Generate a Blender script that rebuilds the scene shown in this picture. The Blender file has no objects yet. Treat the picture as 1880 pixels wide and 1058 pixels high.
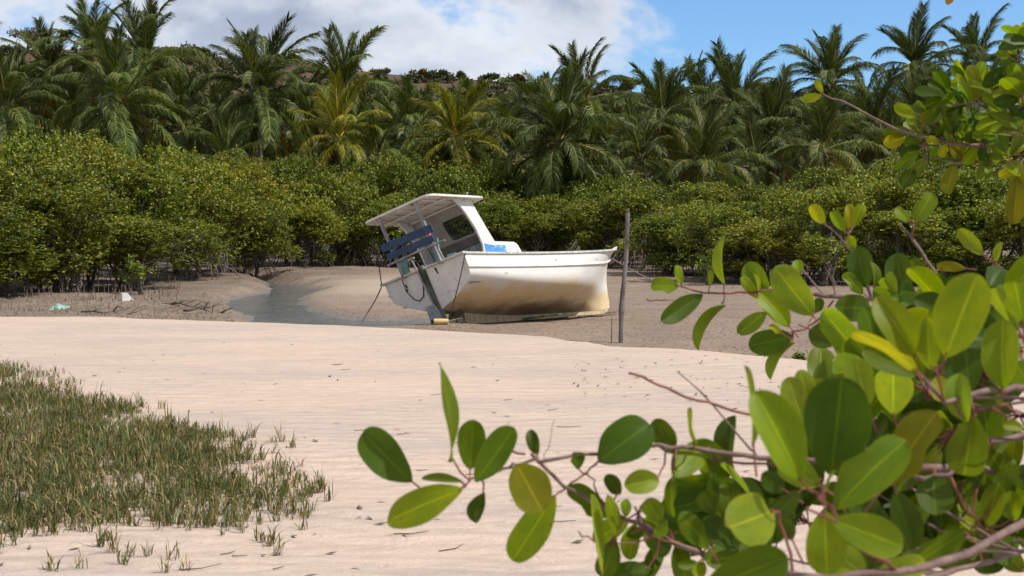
import bpy, math, random
import numpy as np
from mathutils import Vector, Matrix

SC = bpy.context.scene
COL = SC.collection
PI = math.pi
random.seed(7)
RNG = np.random.default_rng(11)

# ------------------------------------------------------------------ camera
CAM_Z = 1.7
PITCH = math.radians(2.2)
FPX = 2583.0                       # focal length in pixels of a 1880 px wide frame
cam_d = bpy.data.cameras.new('camera')
cam_d.sensor_width = 36.0
cam_d.lens = FPX / 1880.0 * 36.0
cam_d.clip_start = 0.05
cam_d.clip_end = 6000.0
cam_d.dof.use_dof = True
cam_d.dof.focus_distance = 24.0
cam_d.dof.aperture_fstop = 17.0
cam = bpy.data.objects.new('camera', cam_d)
COL.objects.link(cam)
cam.location = (0, 0, CAM_Z)
cam.rotation_euler = (PI / 2 - PITCH, 0, 0)
SC.camera = cam

# ------------------------------------------------------------------ world + sun
SUN_EL = math.radians(56.0)
SUN_H = Vector((0.93, -0.36, 0)).normalized()       # horizontal direction towards the sun
SUN_DIR = Vector((SUN_H.x * math.cos(SUN_EL), SUN_H.y * math.cos(SUN_EL), math.sin(SUN_EL)))
SKY_STRENGTH = 0.125
world = bpy.data.worlds.new('World')
SC.world = world
world.use_nodes = True


class NT:
    """tiny node-tree writer"""
    def __init__(self, tree):
        self.t = tree
        self.n = tree.nodes
        self.n.clear()

    def add(self, typ, ins=None, **props):
        nd = self.n.new(typ)
        for k, v in props.items():
            setattr(nd, k, v)
        for k, v in (ins or {}).items():
            s = nd.inputs[k]
            if isinstance(v, bpy.types.NodeSocket):
                self.t.links.new(v, s)
            else:
                s.default_value = v
        return nd

    def math(self, op, a, b=0.0, c=0.0, clamp=False):
        return self.add('ShaderNodeMath', {0: a, 1: b, 2: c}, operation=op, use_clamp=clamp).outputs[0]

    def mix(self, f, a, b, blend='MIX'):
        nd = self.n.new('ShaderNodeMix')
        nd.data_type = 'RGBA'
        nd.blend_type = blend
        for sock, v in ((nd.inputs[0], f), (nd.inputs[6], a), (nd.inputs[7], b)):
            if isinstance(v, bpy.types.NodeSocket):
                self.t.links.new(v, sock)
            elif isinstance(v, (tuple, list)):
                sock.default_value = (v[0], v[1], v[2], 1.0)
            else:
                sock.default_value = v
        return nd.outputs[2]

    def ramp(self, f, stops, interp='LINEAR'):
        nd = self.n.new('ShaderNodeValToRGB')
        cr = nd.color_ramp
        cr.interpolation = interp
        while len(cr.elements) < len(stops):
            cr.elements.new(0.5)
        for e, (p, c) in zip(cr.elements, stops):
            e.position = p
            e.color = (c, c, c, 1) if isinstance(c, (int, float)) else (c[0], c[1], c[2], 1)
        self.t.links.new(f, nd.inputs[0])
        return nd.outputs[0]

    def noise(self, vec, scale, detail=4, rough=0.55, dist=0.0):
        nd = self.add('ShaderNodeTexNoise', {'Scale': scale, 'Detail': detail, 'Roughness': rough, 'Distortion': dist})
        if vec is not None:
            self.t.links.new(vec, nd.inputs['Vector'])
        return nd.outputs['Fac']

    def mapping(self, vec, scale=(1, 1, 1), loc=(0, 0, 0), rot=(0, 0, 0)):
        return self.add('ShaderNodeMapping', {'Vector': vec, 'Scale': scale, 'Location': loc, 'Rotation': rot}).outputs[0]

    def smooth(self, v, a, b, lo=0.0, hi=1.0):
        return self.add('ShaderNodeMapRange', {0: v, 1: a, 2: b, 3: lo, 4: hi}, interpolation_type='SMOOTHSTEP').outputs[0]

    def out(self, shader, disp=None):
        o = self.add('ShaderNodeOutputMaterial', {'Surface': shader})
        return o


def build_world():
    w = NT(world.node_tree)
    sky = w.add('ShaderNodeTexSky', sky_type='NISHITA', sun_disc=False)
    sky.sun_elevation = SUN_EL
    sky.sun_rotation = math.atan2(SUN_H.x, SUN_H.y)
    sky.altitude = 0.0
    sky.air_density = 1.0
    sky.dust_density = 0.3
    sky.ozone_density = 3.0
    blue = w.mix(1.0, sky.outputs[0], (SKY_STRENGTH * 0.70, SKY_STRENGTH * 0.93, SKY_STRENGTH * 1.17), 'MULTIPLY')
    d = w.add('ShaderNodeTexCoord').outputs['Generated']
    # cumulus layer laid out by direction: banks of cloud with clear air between them
    v = w.mapping(d, scale=(1.0, 1.0, 1.7), loc=(0.31, 0.12, 0.055))
    big = w.noise(v, 5.2, 8, 0.57, 0.2)
    sep = w.add('ShaderNodeSeparateXYZ', {0: d})
    # a clear lane of sky (a great patch, not a band) around one direction
    lane = w.add('ShaderNodeVectorMath', {0: d, 1: Vector((0.40, 0.90, 0.20)).normalized()}, operation='DOT_PRODUCT').outputs['Value']
    clear = w.smooth(lane, 0.914, 0.982)
    cov = w.math('ADD', big, w.math('MULTIPLY', clear, -0.45))
    mask = w.smooth(cov, 0.335, 0.435)
    body = w.noise(w.mapping(d, scale=(1, 1, 2.0), loc=(0.1, 0.4, 0.0)), 7.0, 6, 0.5, 0.3)
    col = w.ramp(body, [(0.32, (0.33, 0.38, 0.50)), (0.48, (0.43, 0.49, 0.61)), (0.60, (0.56, 0.61, 0.71)), (0.74, (0.80, 0.84, 0.89))])
    edge = w.smooth(cov, 0.56, 0.40)
    col = w.mix(w.math('MULTIPLY', edge, 0.62), col, (0.90, 0.93, 0.97))
    full = w.mix(w.math('MULTIPLY', mask, 0.96), blue, col)
    bg = w.add('ShaderNodeBackground', {'Color': full, 'Strength': 1.0})
    w.add('ShaderNodeOutputWorld', {'Surface': bg.outputs[0]})


build_world()
sun_d = bpy.data.lights.new('sun', 'SUN')
sun_d.energy = 5.0
sun_d.angle = math.radians(0.53)
sun_d.color = (1.0, 0.955, 0.88)
sun = bpy.data.objects.new('sun', sun_d)
COL.objects.link(sun)
sun.rotation_euler = SUN_DIR.to_track_quat('Z', 'Y').to_euler()
sun.location = (20, -10, 40)

SC.view_settings.view_transform = 'Standard'
SC.view_settings.look = 'None'
SC.view_settings.gamma = 1.0
SC.view_settings.exposure = 0.08
SC.view_settings.use_curve_mapping = False
SC.cycles.use_denoising = True
SC.cycles.max_bounces = 7
SC.cycles.diffuse_bounces = 3
SC.cycles.glossy_bounces = 2
SC.cycles.transmission_bounces = 4
SC.cycles.transparent_max_bounces = 6
SC.cycles.sample_clamp_indirect = 6.0

# ------------------------------------------------------------------ helpers
CF = Vector((0, math.cos(PITCH), -math.sin(PITCH)))
CU = Vector((0, math.sin(PITCH), math.cos(PITCH)))
CO = Vector((0, 0, CAM_Z))


def ray(u, v):
    return CF + Vector((1, 0, 0)) * ((u - 940) / FPX) + CU * ((529 - v) / FPX)


def at(u, v, Y):
    d = ray(u, v)
    return CO + d * (Y / d.y)


def on(u, v, z):
    d = ray(u, v)
    return CO + d * ((z - CAM_Z) / d.z)


def link(name, data, parent=None):
    o = bpy.data.objects.new(name, data)
    COL.objects.link(o)
    if parent is not None:
        o.parent = parent
    return o


def tag(o, label=None, cat=None, group=None, kind=None):
    if label:
        o['label'] = label
    if cat:
        o['category'] = cat
    if group:
        o['group'] = group
    if kind:
        o['kind'] = kind
    return o


def empty(name, loc=(0, 0, 0), rz=0.0):
    o = link(name, None)
    o.location = loc
    o.rotation_euler = (0, 0, rz)
    o.empty_display_size = 0.2
    return o


def mesh(name, V, F, mat=None, smooth=False):
    m = bpy.data.meshes.new(name)
    m.from_pydata([tuple(v) for v in V], [], [tuple(f) for f in F])
    if mat:
        m.materials.append(mat)
    if smooth:
        m.polygons.foreach_set('use_smooth', [True] * len(m.polygons))
    m.update()
    return m


def mesh_np(name, V, F, mat=None, smooth=False, mats=None, mi=None):
    """V (n,3) floats, F (m,k) ints: all faces of the same size"""
    V = np.ascontiguousarray(V, dtype=np.float32)
    F = np.ascontiguousarray(F, dtype=np.int32)
    m = bpy.data.meshes.new(name)
    m.vertices.add(len(V))
    m.vertices.foreach_set('co', V.ravel())
    k = F.shape[1]
    m.loops.add(F.size)
    m.loops.foreach_set('vertex_index', F.ravel())
    m.polygons.add(len(F))
    m.polygons.foreach_set('loop_start', np.arange(0, F.size, k, dtype=np.int32))
    m.polygons.foreach_set('loop_total', np.full(len(F), k, dtype=np.int32))
    if mat:
        m.materials.append(mat)
    for q in mats or []:
        m.materials.append(q)
    if mi is not None:
        m.polygons.foreach_set('material_index', np.asarray(mi, dtype=np.int32))
    if smooth:
        m.polygons.foreach_set('use_smooth', np.ones(len(F), dtype=bool))
    m.update(calc_edges=True)
    m.validate()
    return m


class MB:
    """collects vertices and faces, becomes ONE mesh object"""
    def __init__(self):
        self.V = []
        self.F = []
        self.M = []

    def add(self, V, F, mi=0):
        o = len(self.V)
        self.V += [tuple(v) for v in V]
        self.F += [tuple(i + o for i in f) for f in F]
        self.M += [mi] * len(F)

    def tube(self, pts, rad, n=6, mi=0, cap=True):
        pts = [Vector(p) for p in pts]
        if not isinstance(rad, (list, tuple)):
            rad = [rad] * len(pts)
        rings = []
        ref = None
        for i, p in enumerate(pts):
            a = pts[max(i - 1, 0)]
            b = pts[min(i + 1, len(pts) - 1)]
            t = (b - a)
            if t.length < 1e-9:
                t = Vector((0, 0, 1))
            t.normalize()
            if ref is None:
                ref = Vector((1, 0, 0)) if abs(t.x) < 0.8 else Vector((0, 1, 0))
            s = (ref - t * ref.dot(t)).normalized()
            w = t.cross(s)
            ref = s
            rings.append([p + (s * math.cos(2 * PI * k / n) + w * math.sin(2 * PI * k / n)) * rad[i] for k in range(n)])
        V = [v for r in rings for v in r]
        F = []
        for i in range(len(rings) - 1):
            for k in range(n):
                F.append((i * n + k, i * n + (k + 1) % n, (i + 1) * n + (k + 1) % n, (i + 1) * n + k))
        if cap:
            F.append(tuple(range(n - 1, -1, -1)))
            o = (len(rings) - 1) * n
            F.append(tuple(o + k for k in range(n)))
        self.add(V, F, mi)

    def beam(self, a, b, w, h, up=(0, 0, 1), mi=0, bev=0.0):
        """box from a to b, w across, h along up"""
        a, b = Vector(a), Vector(b)
        t = (b - a).normalized()
        up = Vector(up)
        s = t.cross(up).normalized()
        u = s.cross(t).normalized()
        bv = min(bev, w * .4, h * .4)
        if bv > 0:
            prof = [(-w / 2 + bv, -h / 2), (w / 2 - bv, -h / 2), (w / 2, -h / 2 + bv), (w / 2, h / 2 - bv), (w / 2 - bv, h / 2), (-w / 2 + bv, h / 2), (-w / 2, h / 2 - bv), (-w / 2, -h / 2 + bv)]
        else:
            prof = [(-w / 2, -h / 2), (w / 2, -h / 2), (w / 2, h / 2), (-w / 2, h / 2)]
        n = len(prof)
        V = [a + s * x + u * y for x, y in prof] + [b + s * x + u * y for x, y in prof]
        F = [(k, (k + 1) % n, n + (k + 1) % n, n + k) for k in range(n)]
        F += [tuple(range(n - 1, -1, -1)), tuple(range(n, 2 * n))]
        self.add(V, F, mi)

    def prism(self, poly, thick, mi=0):
        """poly: list of 3D points (planar, any), extruded by the vector thick"""
        th = Vector(thick)
        n = len(poly)
        V = [Vector(p) for p in poly] + [Vector(p) + th for p in poly]
        F = [tuple(range(n - 1, -1, -1)), tuple(range(n, 2 * n))]
        F += [(k, (k + 1) % n, n + (k + 1) % n, n + k) for k in range(n)]
        self.add(V, F, mi)

    def build(self, name, mats, parent=None, smooth=False):
        if not isinstance(mats, (list, tuple)):
            mats = [mats]
        m = bpy.data.meshes.new(name)
        m.from_pydata(self.V, [], self.F)
        for q in mats:
            m.materials.append(q)
        m.polygons.foreach_set('material_index', self.M)
        if smooth:
            m.polygons.foreach_set('use_smooth', [True] * len(m.polygons))
        m.update()
        return link(name, m, parent)


def _h(ix, iy, seed):
    n = (ix.astype(np.int64) * 374761393 + iy.astype(np.int64) * 668265263 + seed * 1442695041) & 0xffffffff
    n = ((n ^ (n >> 13)) * 1274126177) & 0xffffffff
    return ((n ^ (n >> 16)) & 0xffff) / 65535.0


def vnoise(x, y, seed=0):
    x = np.asarray(x, float)
    y = np.asarray(y, float)
    ix, iy = np.floor(x), np.floor(y)
    fx, fy = x - ix, y - iy
    fx = fx * fx * (3 - 2 * fx)
    fy = fy * fy * (3 - 2 * fy)
    a = _h(ix, iy, seed); b = _h(ix + 1, iy, seed); c = _h(ix, iy + 1, seed); d = _h(ix + 1, iy + 1, seed)
    return (a + (b - a) * fx) * (1 - fy) + (c + (d - c) * fx) * fy - 0.5


def fbm(x, y, seed=0, oct=4):
    s = 0; a = 1.0
    for k in range(oct):
        s = s + a * vnoise(x * 2 ** k, y * 2 ** k, seed + k)
        a *= 0.5
    return s


def sstep(a, b, x):
    t = np.clip((np.asarray(x, float) - a) / (b - a), 0, 1)
    return t * t * (3 - 2 * t)


def poly_sd(X, Y, poly):
    """signed distance, positive inside"""
    X = np.asarray(X, float); Y = np.asarray(Y, float)
    best = np.full(X.shape, 1e9)
    inside = np.zeros(X.shape, bool)
    n = len(poly)
    for i in range(n):
        ax, ay = poly[i]; bx, by = poly[(i + 1) % n]
        dx, dy = bx - ax, by - ay
        t = np.clip(((X - ax) * dx + (Y - ay) * dy) / (dx * dx + dy * dy + 1e-12), 0, 1)
        best = np.minimum(best, np.hypot(X - ax - t * dx, Y - ay - t * dy))
        c = ((ay > Y) != (by > Y)) & (X < (bx - ax) * (Y - ay) / (by - ay + 1e-12) + ax)
        inside ^= c
    return np.where(inside, best, -best)


# ------------------------------------------------------------------ materials
MAT = {}


def new_mat(name):
    m = bpy.data.materials.new(name)
    m.use_nodes = True
    return m, NT(m.node_tree)


def principled(t, col, rough=0.7, spec=0.3, normal=None, metal=0.0):
    ins = {'Base Color': col if isinstance(col, bpy.types.NodeSocket) else (col[0], col[1], col[2], 1), 'Roughness': rough, 'Specular IOR Level': spec, 'Metallic': metal}
    if normal is not None:
        ins['Normal'] = normal
    return t.add('ShaderNodeBsdfPrincipled', ins).outputs[0]


def bump(t, h, strength, dist):
    return t.add('ShaderNodeBump', {'Height': h, 'Strength': strength, 'Distance': dist}).outputs[0]


def mat_simple(name, c1, c2, scale=8.0, rough=0.7, spec=0.3, bstr=0.4, bdist=0.004, c3=None, stretch=(1, 1, 1)):
    m, t = new_mat(name)
    oc = t.add('ShaderNodeTexCoord').outputs['Object']
    v = t.mapping(oc, scale=stretch)
    n = t.noise(v, scale, 6, 0.65)
    col = t.mix(t.smooth(n, 0.35, 0.65), c1, c2)
    if c3:
        n2 = t.noise(v, scale * 2.7, 5, 0.7)
        col = t.mix(t.smooth(n2, 0.56, 0.68), col, c3)
    nb = t.noise(v, scale * 5, 4, 0.7)
    t.out(principled(t, col, rough, spec, bump(t, nb, bstr, bdist)))
    MAT[name] = m
    return m


def mat_leaf(name, stops, rough=0.45, spec=0.4, trans=0.25, tcol=(1.0, 1.05, 0.35), objrand=0.25, objcol=False):
    """foliage made of many separate faces: each face island takes its own tone"""
    m, t = new_mat(name)
    g = t.add('ShaderNodeNewGeometry')
    oi = t.add('ShaderNodeObjectInfo')
    f = g.outputs['Random Per Island']
    if objrand:
        f = t.math('ADD', f, t.math('MULTIPLY', t.math('SUBTRACT', oi.outputs['Random'], 0.5), objrand), clamp=True)
    col = t.ramp(f, stops)
    if objcol:
        col = t.mix(1.0, col, oi.outputs['Color'], 'MULTIPLY')
    p = principled(t, col, rough, spec)
    tc = t.mix(1.0, col, tcol, 'MULTIPLY')
    tr = t.add('ShaderNodeBsdfTranslucent', {'Color': tc}).outputs[0]
    s = t.add('ShaderNodeMixShader', {0: trans, 1: p, 2: tr}).outputs[0]
    t.out(s)
    MAT[name] = m
    return m


mat_leaf('mangrove_leaf', [(0.0, (0.043, 0.066, 0.010)), (0.3, (0.092, 0.127, 0.016)), (0.62, (0.163, 0.189, 0.021)), (0.88, (0.263, 0.268, 0.030)), (0.97, (0.388, 0.329, 0.046)), (1.0, (0.237, 0.159, 0.034))], 0.5, 0.28, 0.25, (1.25, 1.25, 0.45), 0.30, True)
mat_leaf('palm_leaf', [(0.0, (0.048, 0.074, 0.014)), (0.5, (0.086, 0.115, 0.019)), (0.9, (0.144, 0.162, 0.029)), (1.0, (0.240, 0.198, 0.054))], 0.5, 0.3, 0.28, (1.25, 1.3, 0.5), 0.20, True)
mat_leaf('scrub_leaf', [(0.0, (0.030, 0.040, 0.016)), (0.4, (0.055, 0.068, 0.022)), (0.75, (0.085, 0.085, 0.035)), (1.0, (0.12, 0.085, 0.05))], 0.6, 0.2, 0.1, (1.2, 1.2, 0.6), 0.1, True)
mat_leaf('grass_blade', [(0.0, (0.034, 0.050, 0.013)), (0.36, (0.070, 0.096, 0.022)), (0.58, (0.115, 0.132, 0.032)), (0.72, (0.20, 0.152, 0.060)), (1.0, (0.34, 0.24, 0.115))], 0.55, 0.25, 0.2, (1.2, 1.2, 0.5), 0.1)
mat_simple('bark', (0.075, 0.062, 0.052), (0.18, 0.155, 0.135), 9, 0.9, 0.15, 0.8, 0.01, (0.03, 0.024, 0.02))
mat_simple('palm_bark', (0.10, 0.085, 0.07), (0.19, 0.165, 0.14), 5, 0.9, 0.1, 0.8, 0.02, None, (1, 1, 6))
mat_simple('root_bark', (0.10, 0.075, 0.055), (0.20, 0.16, 0.125), 14, 0.85, 0.2, 0.6, 0.006, (0.05, 0.04, 0.03))
mat_simple('dead_wood', (0.10, 0.075, 0.055), (0.19, 0.15, 0.12), 10, 0.9, 0.1, 0.7, 0.006, (0.045, 0.035, 0.03))
mat_simple('coconut', (0.09, 0.075, 0.02), (0.16, 0.10, 0.035), 6, 0.6, 0.3)


def build_mud_mat():
    m, t = new_mat('mud')
    pos = t.add('ShaderNodeNewGeometry').outputs['Position']
    wet = t.add('ShaderNodeAttribute', attribute_name='wet').outputs['Fac']
    sandy = t.add('ShaderNodeAttribute', attribute_name='sandy').outputs['Fac']
    dark = t.add('ShaderNodeAttribute', attribute_name='litter').outputs['Fac']  # left bank litter, plus tree shade painted into the mud colour
    n1 = t.noise(pos, 0.55, 5, 0.6)
    n2 = t.noise(pos, 7.0, 5, 0.7)
    n3 = t.noise(pos, 30.0, 3, 0.6)
    col = t.mix(t.smooth(n1, 0.3, 0.7), (0.200, 0.143, 0.102), (0.250, 0.185, 0.135))
    col = t.mix(t.math('MULTIPLY', t.smooth(n2, 0.5, 0.72), 0.45), col, (0.15, 0.115, 0.088))
    col = t.mix(sandy, col, t.mix(t.smooth(n2, 0.3, 0.7), (0.31, 0.24, 0.178), (0.37, 0.295, 0.22)))
    # crab diggings: dark pin pricks all over the flat
    vo = t.add('ShaderNodeTexVoronoi', {'Vector': pos, 'Scale': 11.0, 'Randomness': 1.0})
    hole = t.smooth(vo.outputs['Distance'], 0.40, 0.22)
    hole = t.math('MULTIPLY', hole, t.smooth(t.noise(pos, 1.6, 3, 0.6), 0.30, 0.48))
    hole = t.math('MULTIPLY', hole, t.math('SUBTRACT', 1.0, t.math('MULTIPLY', sandy, 0.75)))
    col = t.mix(t.math('MULTIPLY', hole, 0.75), col, (0.075, 0.055, 0.042))
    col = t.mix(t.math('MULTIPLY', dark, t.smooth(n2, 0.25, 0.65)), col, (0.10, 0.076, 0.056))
    col = t.mix(wet, col, t.mix(t.smooth(n2, 0.35, 0.65), (0.12, 0.10, 0.082), (0.17, 0.145, 0.12)))
    rough = t.mix(wet, (0.92,) * 3, (0.38,) * 3)
    h = t.math('ADD', t.math('MULTIPLY', n2, 1.0), t.math('MULTIPLY', n3, 0.5))
    h = t.math('SUBTRACT', h, t.math('MULTIPLY', hole, 0.7))
    t.out(principled(t, col, rough, 0.3, bump(t, h, 0.7, 0.05)))
    MAT['mud'] = m


def build_sand_mat():
    m, t = new_mat('sand')
    pos = t.add('ShaderNodeNewGeometry').outputs['Position']
    n1 = t.noise(t.mapping(pos, scale=(0.22, 0.55, 1)), 1.0, 5, 0.6)
    n2 = t.noise(t.mapping(pos, scale=(1.0, 3.2, 1)), 1.6, 5, 0.65)
    n3 = t.noise(pos, 55.0, 4, 0.7)
    n4 = t.noise(pos, 260.0, 2, 0.6)
    col = t.mix(t.smooth(n1, 0.36, 0.64), (0.520, 0.400, 0.318), (0.440, 0.355, 0.298))
    col = t.mix(t.math('MULTIPLY', t.smooth(n2, 0.45, 0.75), 0.5), col, (0.56, 0.43, 0.335))
    col = t.mix(t.math('MULTIPLY', t.smooth(n3, 0.50, 0.70), 0.42), col, (0.25, 0.185, 0.14))
    col = t.mix(t.math('MULTIPLY', t.smooth(n4, 0.60, 0.75), 0.35), col, (0.19, 0.14, 0.105))
    # wind ripples: short crests lying across the view, broken up
    wv = t.mapping(pos, scale=(1.0, 1.0, 1.0), rot=(0, 0, 0.12))
    wav = t.add('ShaderNodeTexWave', {'Vector': wv, 'Scale': 1.1, 'Distortion': 9.0, 'Detail': 3.0, 'Detail Scale': 1.1, 'Detail Roughness': 0.6}, wave_type='BANDS', bands_direction='Y').outputs['Fac']
    amp = t.smooth(t.noise(pos, 0.35, 3, 0.5), 0.36, 0.6)
    rip = t.math('MULTIPLY', wav, amp)
    rip2 = t.noise(t.mapping(pos, scale=(2.3, 6.0, 1)), 1.0, 6, 0.70, 1.0)
    col = t.mix(t.math('MULTIPLY', t.smooth(rip2, 0.55, 0.36), 0.12), col, (0.34, 0.265, 0.22))
    h = t.math('ADD', t.math('MULTIPLY', rip, 0.7), t.math('MULTIPLY', rip2, 1.6))
    h = t.math('ADD', h, t.math('MULTIPLY', n3, 0.16))
    t.out(principled(t, col, 0.95, 0.15, bump(t, h, 0.8, 0.042)))
    MAT['sand'] = m


def build_water_mat():
    m, t = new_mat('water')
    pos = t.add('ShaderNodeNewGeometry').outputs['Position']
    n = t.noise(t.mapping(pos, scale=(1.0, 0.55, 1)), 5.0, 4, 0.6, 0.4)
    n2 = t.noise(pos, 0.9, 3, 0.5)
    col = t.mix(t.smooth(n2, 0.35, 0.65), (0.065, 0.078, 0.080), (0.105, 0.108, 0.098))
    t.out(principled(t, col, 0.09, 0.6, bump(t, n, 1.0, 0.09)))
    MAT['water'] = m


def build_hill_mat():
    m, t = new_mat('hill_earth')
    pos = t.add('ShaderNodeNewGeometry').outputs['Position']
    n1 = t.noise(pos, 0.06, 6, 0.65)
    n2 = t.noise(pos, 0.5, 5, 0.7)
    col = t.mix(t.smooth(n1, 0.40, 0.60), (0.092, 0.064, 0.042), (0.055, 0.058, 0.026))
    col = t.mix(t.math('MULTIPLY', t.smooth(n2, 0.5, 0.7), 0.7), col, (0.135, 0.085, 0.055))
    t.out(principled(t, col, 0.95, 0.1, bump(t, n2, 1.0, 0.6)))
    MAT['hill_earth'] = m


build_mud_mat(); build_sand_mat(); build_water_mat(); build_hill_mat()

# ------------------------------------------------------------------ terrain
WATER_Z = -0.25
_wp = [(452, 511), (478, 518), (488, 524), (494, 537), (440, 548), (405, 560), (440, 573), (484, 586), (505, 600), (560, 608), (800, 606),
       (790, 597), (735, 590), (665, 590), (613, 585), (558, 569), (533, 559), (556, 548), (604, 535), (560, 527), (512, 520), (482, 512)]
WATER_POLY = [(lambda p: (p.x, p.y))(on(u, v, WATER_Z)) for u, v in _wp]
_crest = [(-400, 574), (0, 578), (200, 580), (400, 588), (600, 595), (780, 601), (900, 607), (1000, 613), (1140, 635), (1300, 645), (1500, 656), (1880, 676), (2300, 690)]
_cp = [on(u, v, 0.085) for u, v in _crest]
_ca = np.array([p.x / p.y for p in _cp]); _cy = np.array([p.y for p in _cp])


def crest_y(X, Y):
    a = np.asarray(X, float) / np.maximum(np.asarray(Y, float), 6.0)
    return np.interp(a, _ca, _cy) + fbm(np.asarray(X) * 0.35, np.asarray(X) * 0 + 3.3, 5, 3) * 0.9


def mud_z(X, Y, full=False):
    X = np.asarray(X, float); Y = np.asarray(Y, float)
    h = -0.13 + 0.05 * fbm(X * 0.3, Y * 0.3, 21, 4)
    left = sstep(-3.5, -8.0, X) * sstep(26, 33, Y)
    h = h + left * (0.06 + 0.13 * fbm(X * 0.8, Y * 0.8, 31, 4))
    h = h + sstep(42, 66, Y) * 0.28
    bar = np.exp(-(((X + 4.2) / 4.2) ** 2 + ((Y - 47.0) / 7.0) ** 2))
    h = h + bar * 0.13
    sd = poly_sd(X, Y, WATER_POLY) + 0.35 * fbm(X * 0.9, Y * 0.9, 41, 3)
    h = h + (-0.50 - h) * sstep(-0.9, 0.9, sd) * 0.9
    h = h + 0.075 * np.exp(-(((X + 1.25) / 0.9) ** 2 + ((Y - 27.2) / 0.5) ** 2))
    h = h + sstep(80, 140, Y) * 0.6
    h = h - 1.4 * sstep(24, 17, Y) * 0.5
    if full:
        return h, sd, bar, left
    return h


def sand_z(X, Y):
    X = np.asarray(X, float); Y = np.asarray(Y, float)
    c = crest_y(X, Y)
    z = 0.02 + 0.07 * fbm(X * 0.16, Y * 0.22, 51, 3) + 0.022 * fbm(X * 0.9, Y * 1.5, 61, 3)
    z = z + 0.05 * np.exp(-((Y - c + 1.2) / 1.6) ** 2)
    return z - 0.62 * sstep(c - 0.2, c + 3.4, Y)


def grid(name, ys, xs_of, zf, mat, attrs=None):
    ny = len(ys)
    rows = [xs_of(y) for y in ys]
    nx = len(rows[0])
    X = np.array(rows); Y = np.repeat(np.array(ys)[:, None], nx, 1)
    r = zf(X.ravel(), Y.ravel())
    Z = r[0] if isinstance(r, tuple) else r
    V = np.stack([X.ravel(), Y.ravel(), Z], 1)
    i = np.arange((ny - 1) * (nx - 1))
    a = (i // (nx - 1)) * nx + i % (nx - 1)
    F = np.stack([a, a + 1, a + nx + 1, a + nx], 1)
    m = mesh_np(name, V, F, mat, True)
    o = link(name, m)
    for k, arr in (attrs(X.ravel(), Y.ravel(), r) if attrs else {}).items():
        at_ = m.attributes.new(k, 'FLOAT', 'POINT')
        at_.data.foreach_set('value', np.asarray(arr, np.float32))
    return o


# how far off the mangroves begin, by picture column
EDGE = [(-500, 36), (-100, 37.5), (0, 39.5), (120, 42), (260, 46), (340, 50), (420, 56), (520, 62), (620, 65), (760, 66), (950, 66), (1100, 64), (1180, 60), (1250, 54), (1320, 50.5), (1500, 49.5), (1700, 49), (1880, 48), (2400, 46)]


def mud_attrs(X, Y, r):
    h, sd, bar, left = r
    wet = sstep(WATER_Z + 0.12, WATER_Z + 0.01, h) * sstep(-2.5, -1.2, sd)
    shade_edge = sstep(0, 1, 0 * X)
    sandy = np.clip(bar * 1.2 + 0.25 * fbm(X * .5, Y * .5, 77, 3) * bar, 0, 1) * (1 - wet)
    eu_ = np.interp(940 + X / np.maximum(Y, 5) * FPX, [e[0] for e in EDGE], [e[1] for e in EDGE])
    under = sstep(-2.5, 1.0, Y - eu_)  # painted shade: mud darkened beneath the mangroves
    litter_shade = left * 0.9 + under * 1.2
    litter_shade = np.clip(litter_shade * (0.7 + 1.1 * fbm(X * 0.6, Y * 0.6, 91, 3)), 0, 1)
    return {'wet': wet, 'sandy': sandy, 'litter': litter_shade}


ys = [16.0]
while ys[-1] < 1800:
    y = ys[-1]
    ys.append(y + (0.11 + 0.0035 * (y - 16) if y < 70 else 0.06 * (y - 66) + 0.2))
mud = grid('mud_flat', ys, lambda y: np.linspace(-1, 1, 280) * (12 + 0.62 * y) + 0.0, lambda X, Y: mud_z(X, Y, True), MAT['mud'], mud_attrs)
tag(mud, 'grey brown tidal mud flat pitted with crab holes', kind='structure')

ys = list(np.concatenate([np.linspace(-14, 4, 12), np.arange(4.3, 36, 0.11)]))
sand = grid('sand_beach', ys, lambda y: np.linspace(-1, 1, 240) * (9 + 0.75 * max(y, 0)), sand_z, MAT['sand'])
tag(sand, 'pale pinkish wind rippled sand in the foreground', kind='structure')

# water: one flat sheet only as large as the channel and its wet margins
wx = [p[0] for p in WATER_POLY]; wy = [p[1] for p in WATER_POLY]
nx, ny = 50, 70
gx = np.linspace(min(wx) - 1.5, max(wx) + 1.5, nx); gy = np.linspace(min(wy) - 1, max(wy) + 2, ny)
GX, GY = np.meshgrid(gx, gy)
V = np.stack([GX.ravel(), GY.ravel(), np.full(GX.size, WATER_Z)], 1)
i = np.arange((ny - 1) * (nx - 1)); a = (i // (nx - 1)) * nx + i % (nx - 1)
F = np.stack([a, a + 1, a + nx + 1, a + nx], 1)
cx = V[F].mean(1)
F = F[poly_sd(cx[:, 0], cx[:, 1], WATER_POLY) > -1.6]
water = link('water', mesh_np('water', V, F, MAT['water'], True))
tag(water, 'shallow blue grey tidal creek winding across the mud', kind='structure')

# hill far behind the palms
_ridge = [(-700, 110), (-300, 96), (0, 96), (60, 90), (350, 94), (420, 106), (560, 112), (640, 126), (700, 135), (800, 141), (900, 149), (1000, 154), (1100, 164), (1160, 168), (1250, 172), (1330, 160), (1420, 160), (1450, 172), (1500, 192), (1600, 205), (1880, 220), (2300, 235), (2900, 260)]
HILL_Y = 235.0
_rx = np.array([at(u, v, HILL_Y).x for u, v in _ridge]); _rz = np.array([at(u, v, HILL_Y).z for u, v in _ridge])


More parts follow.
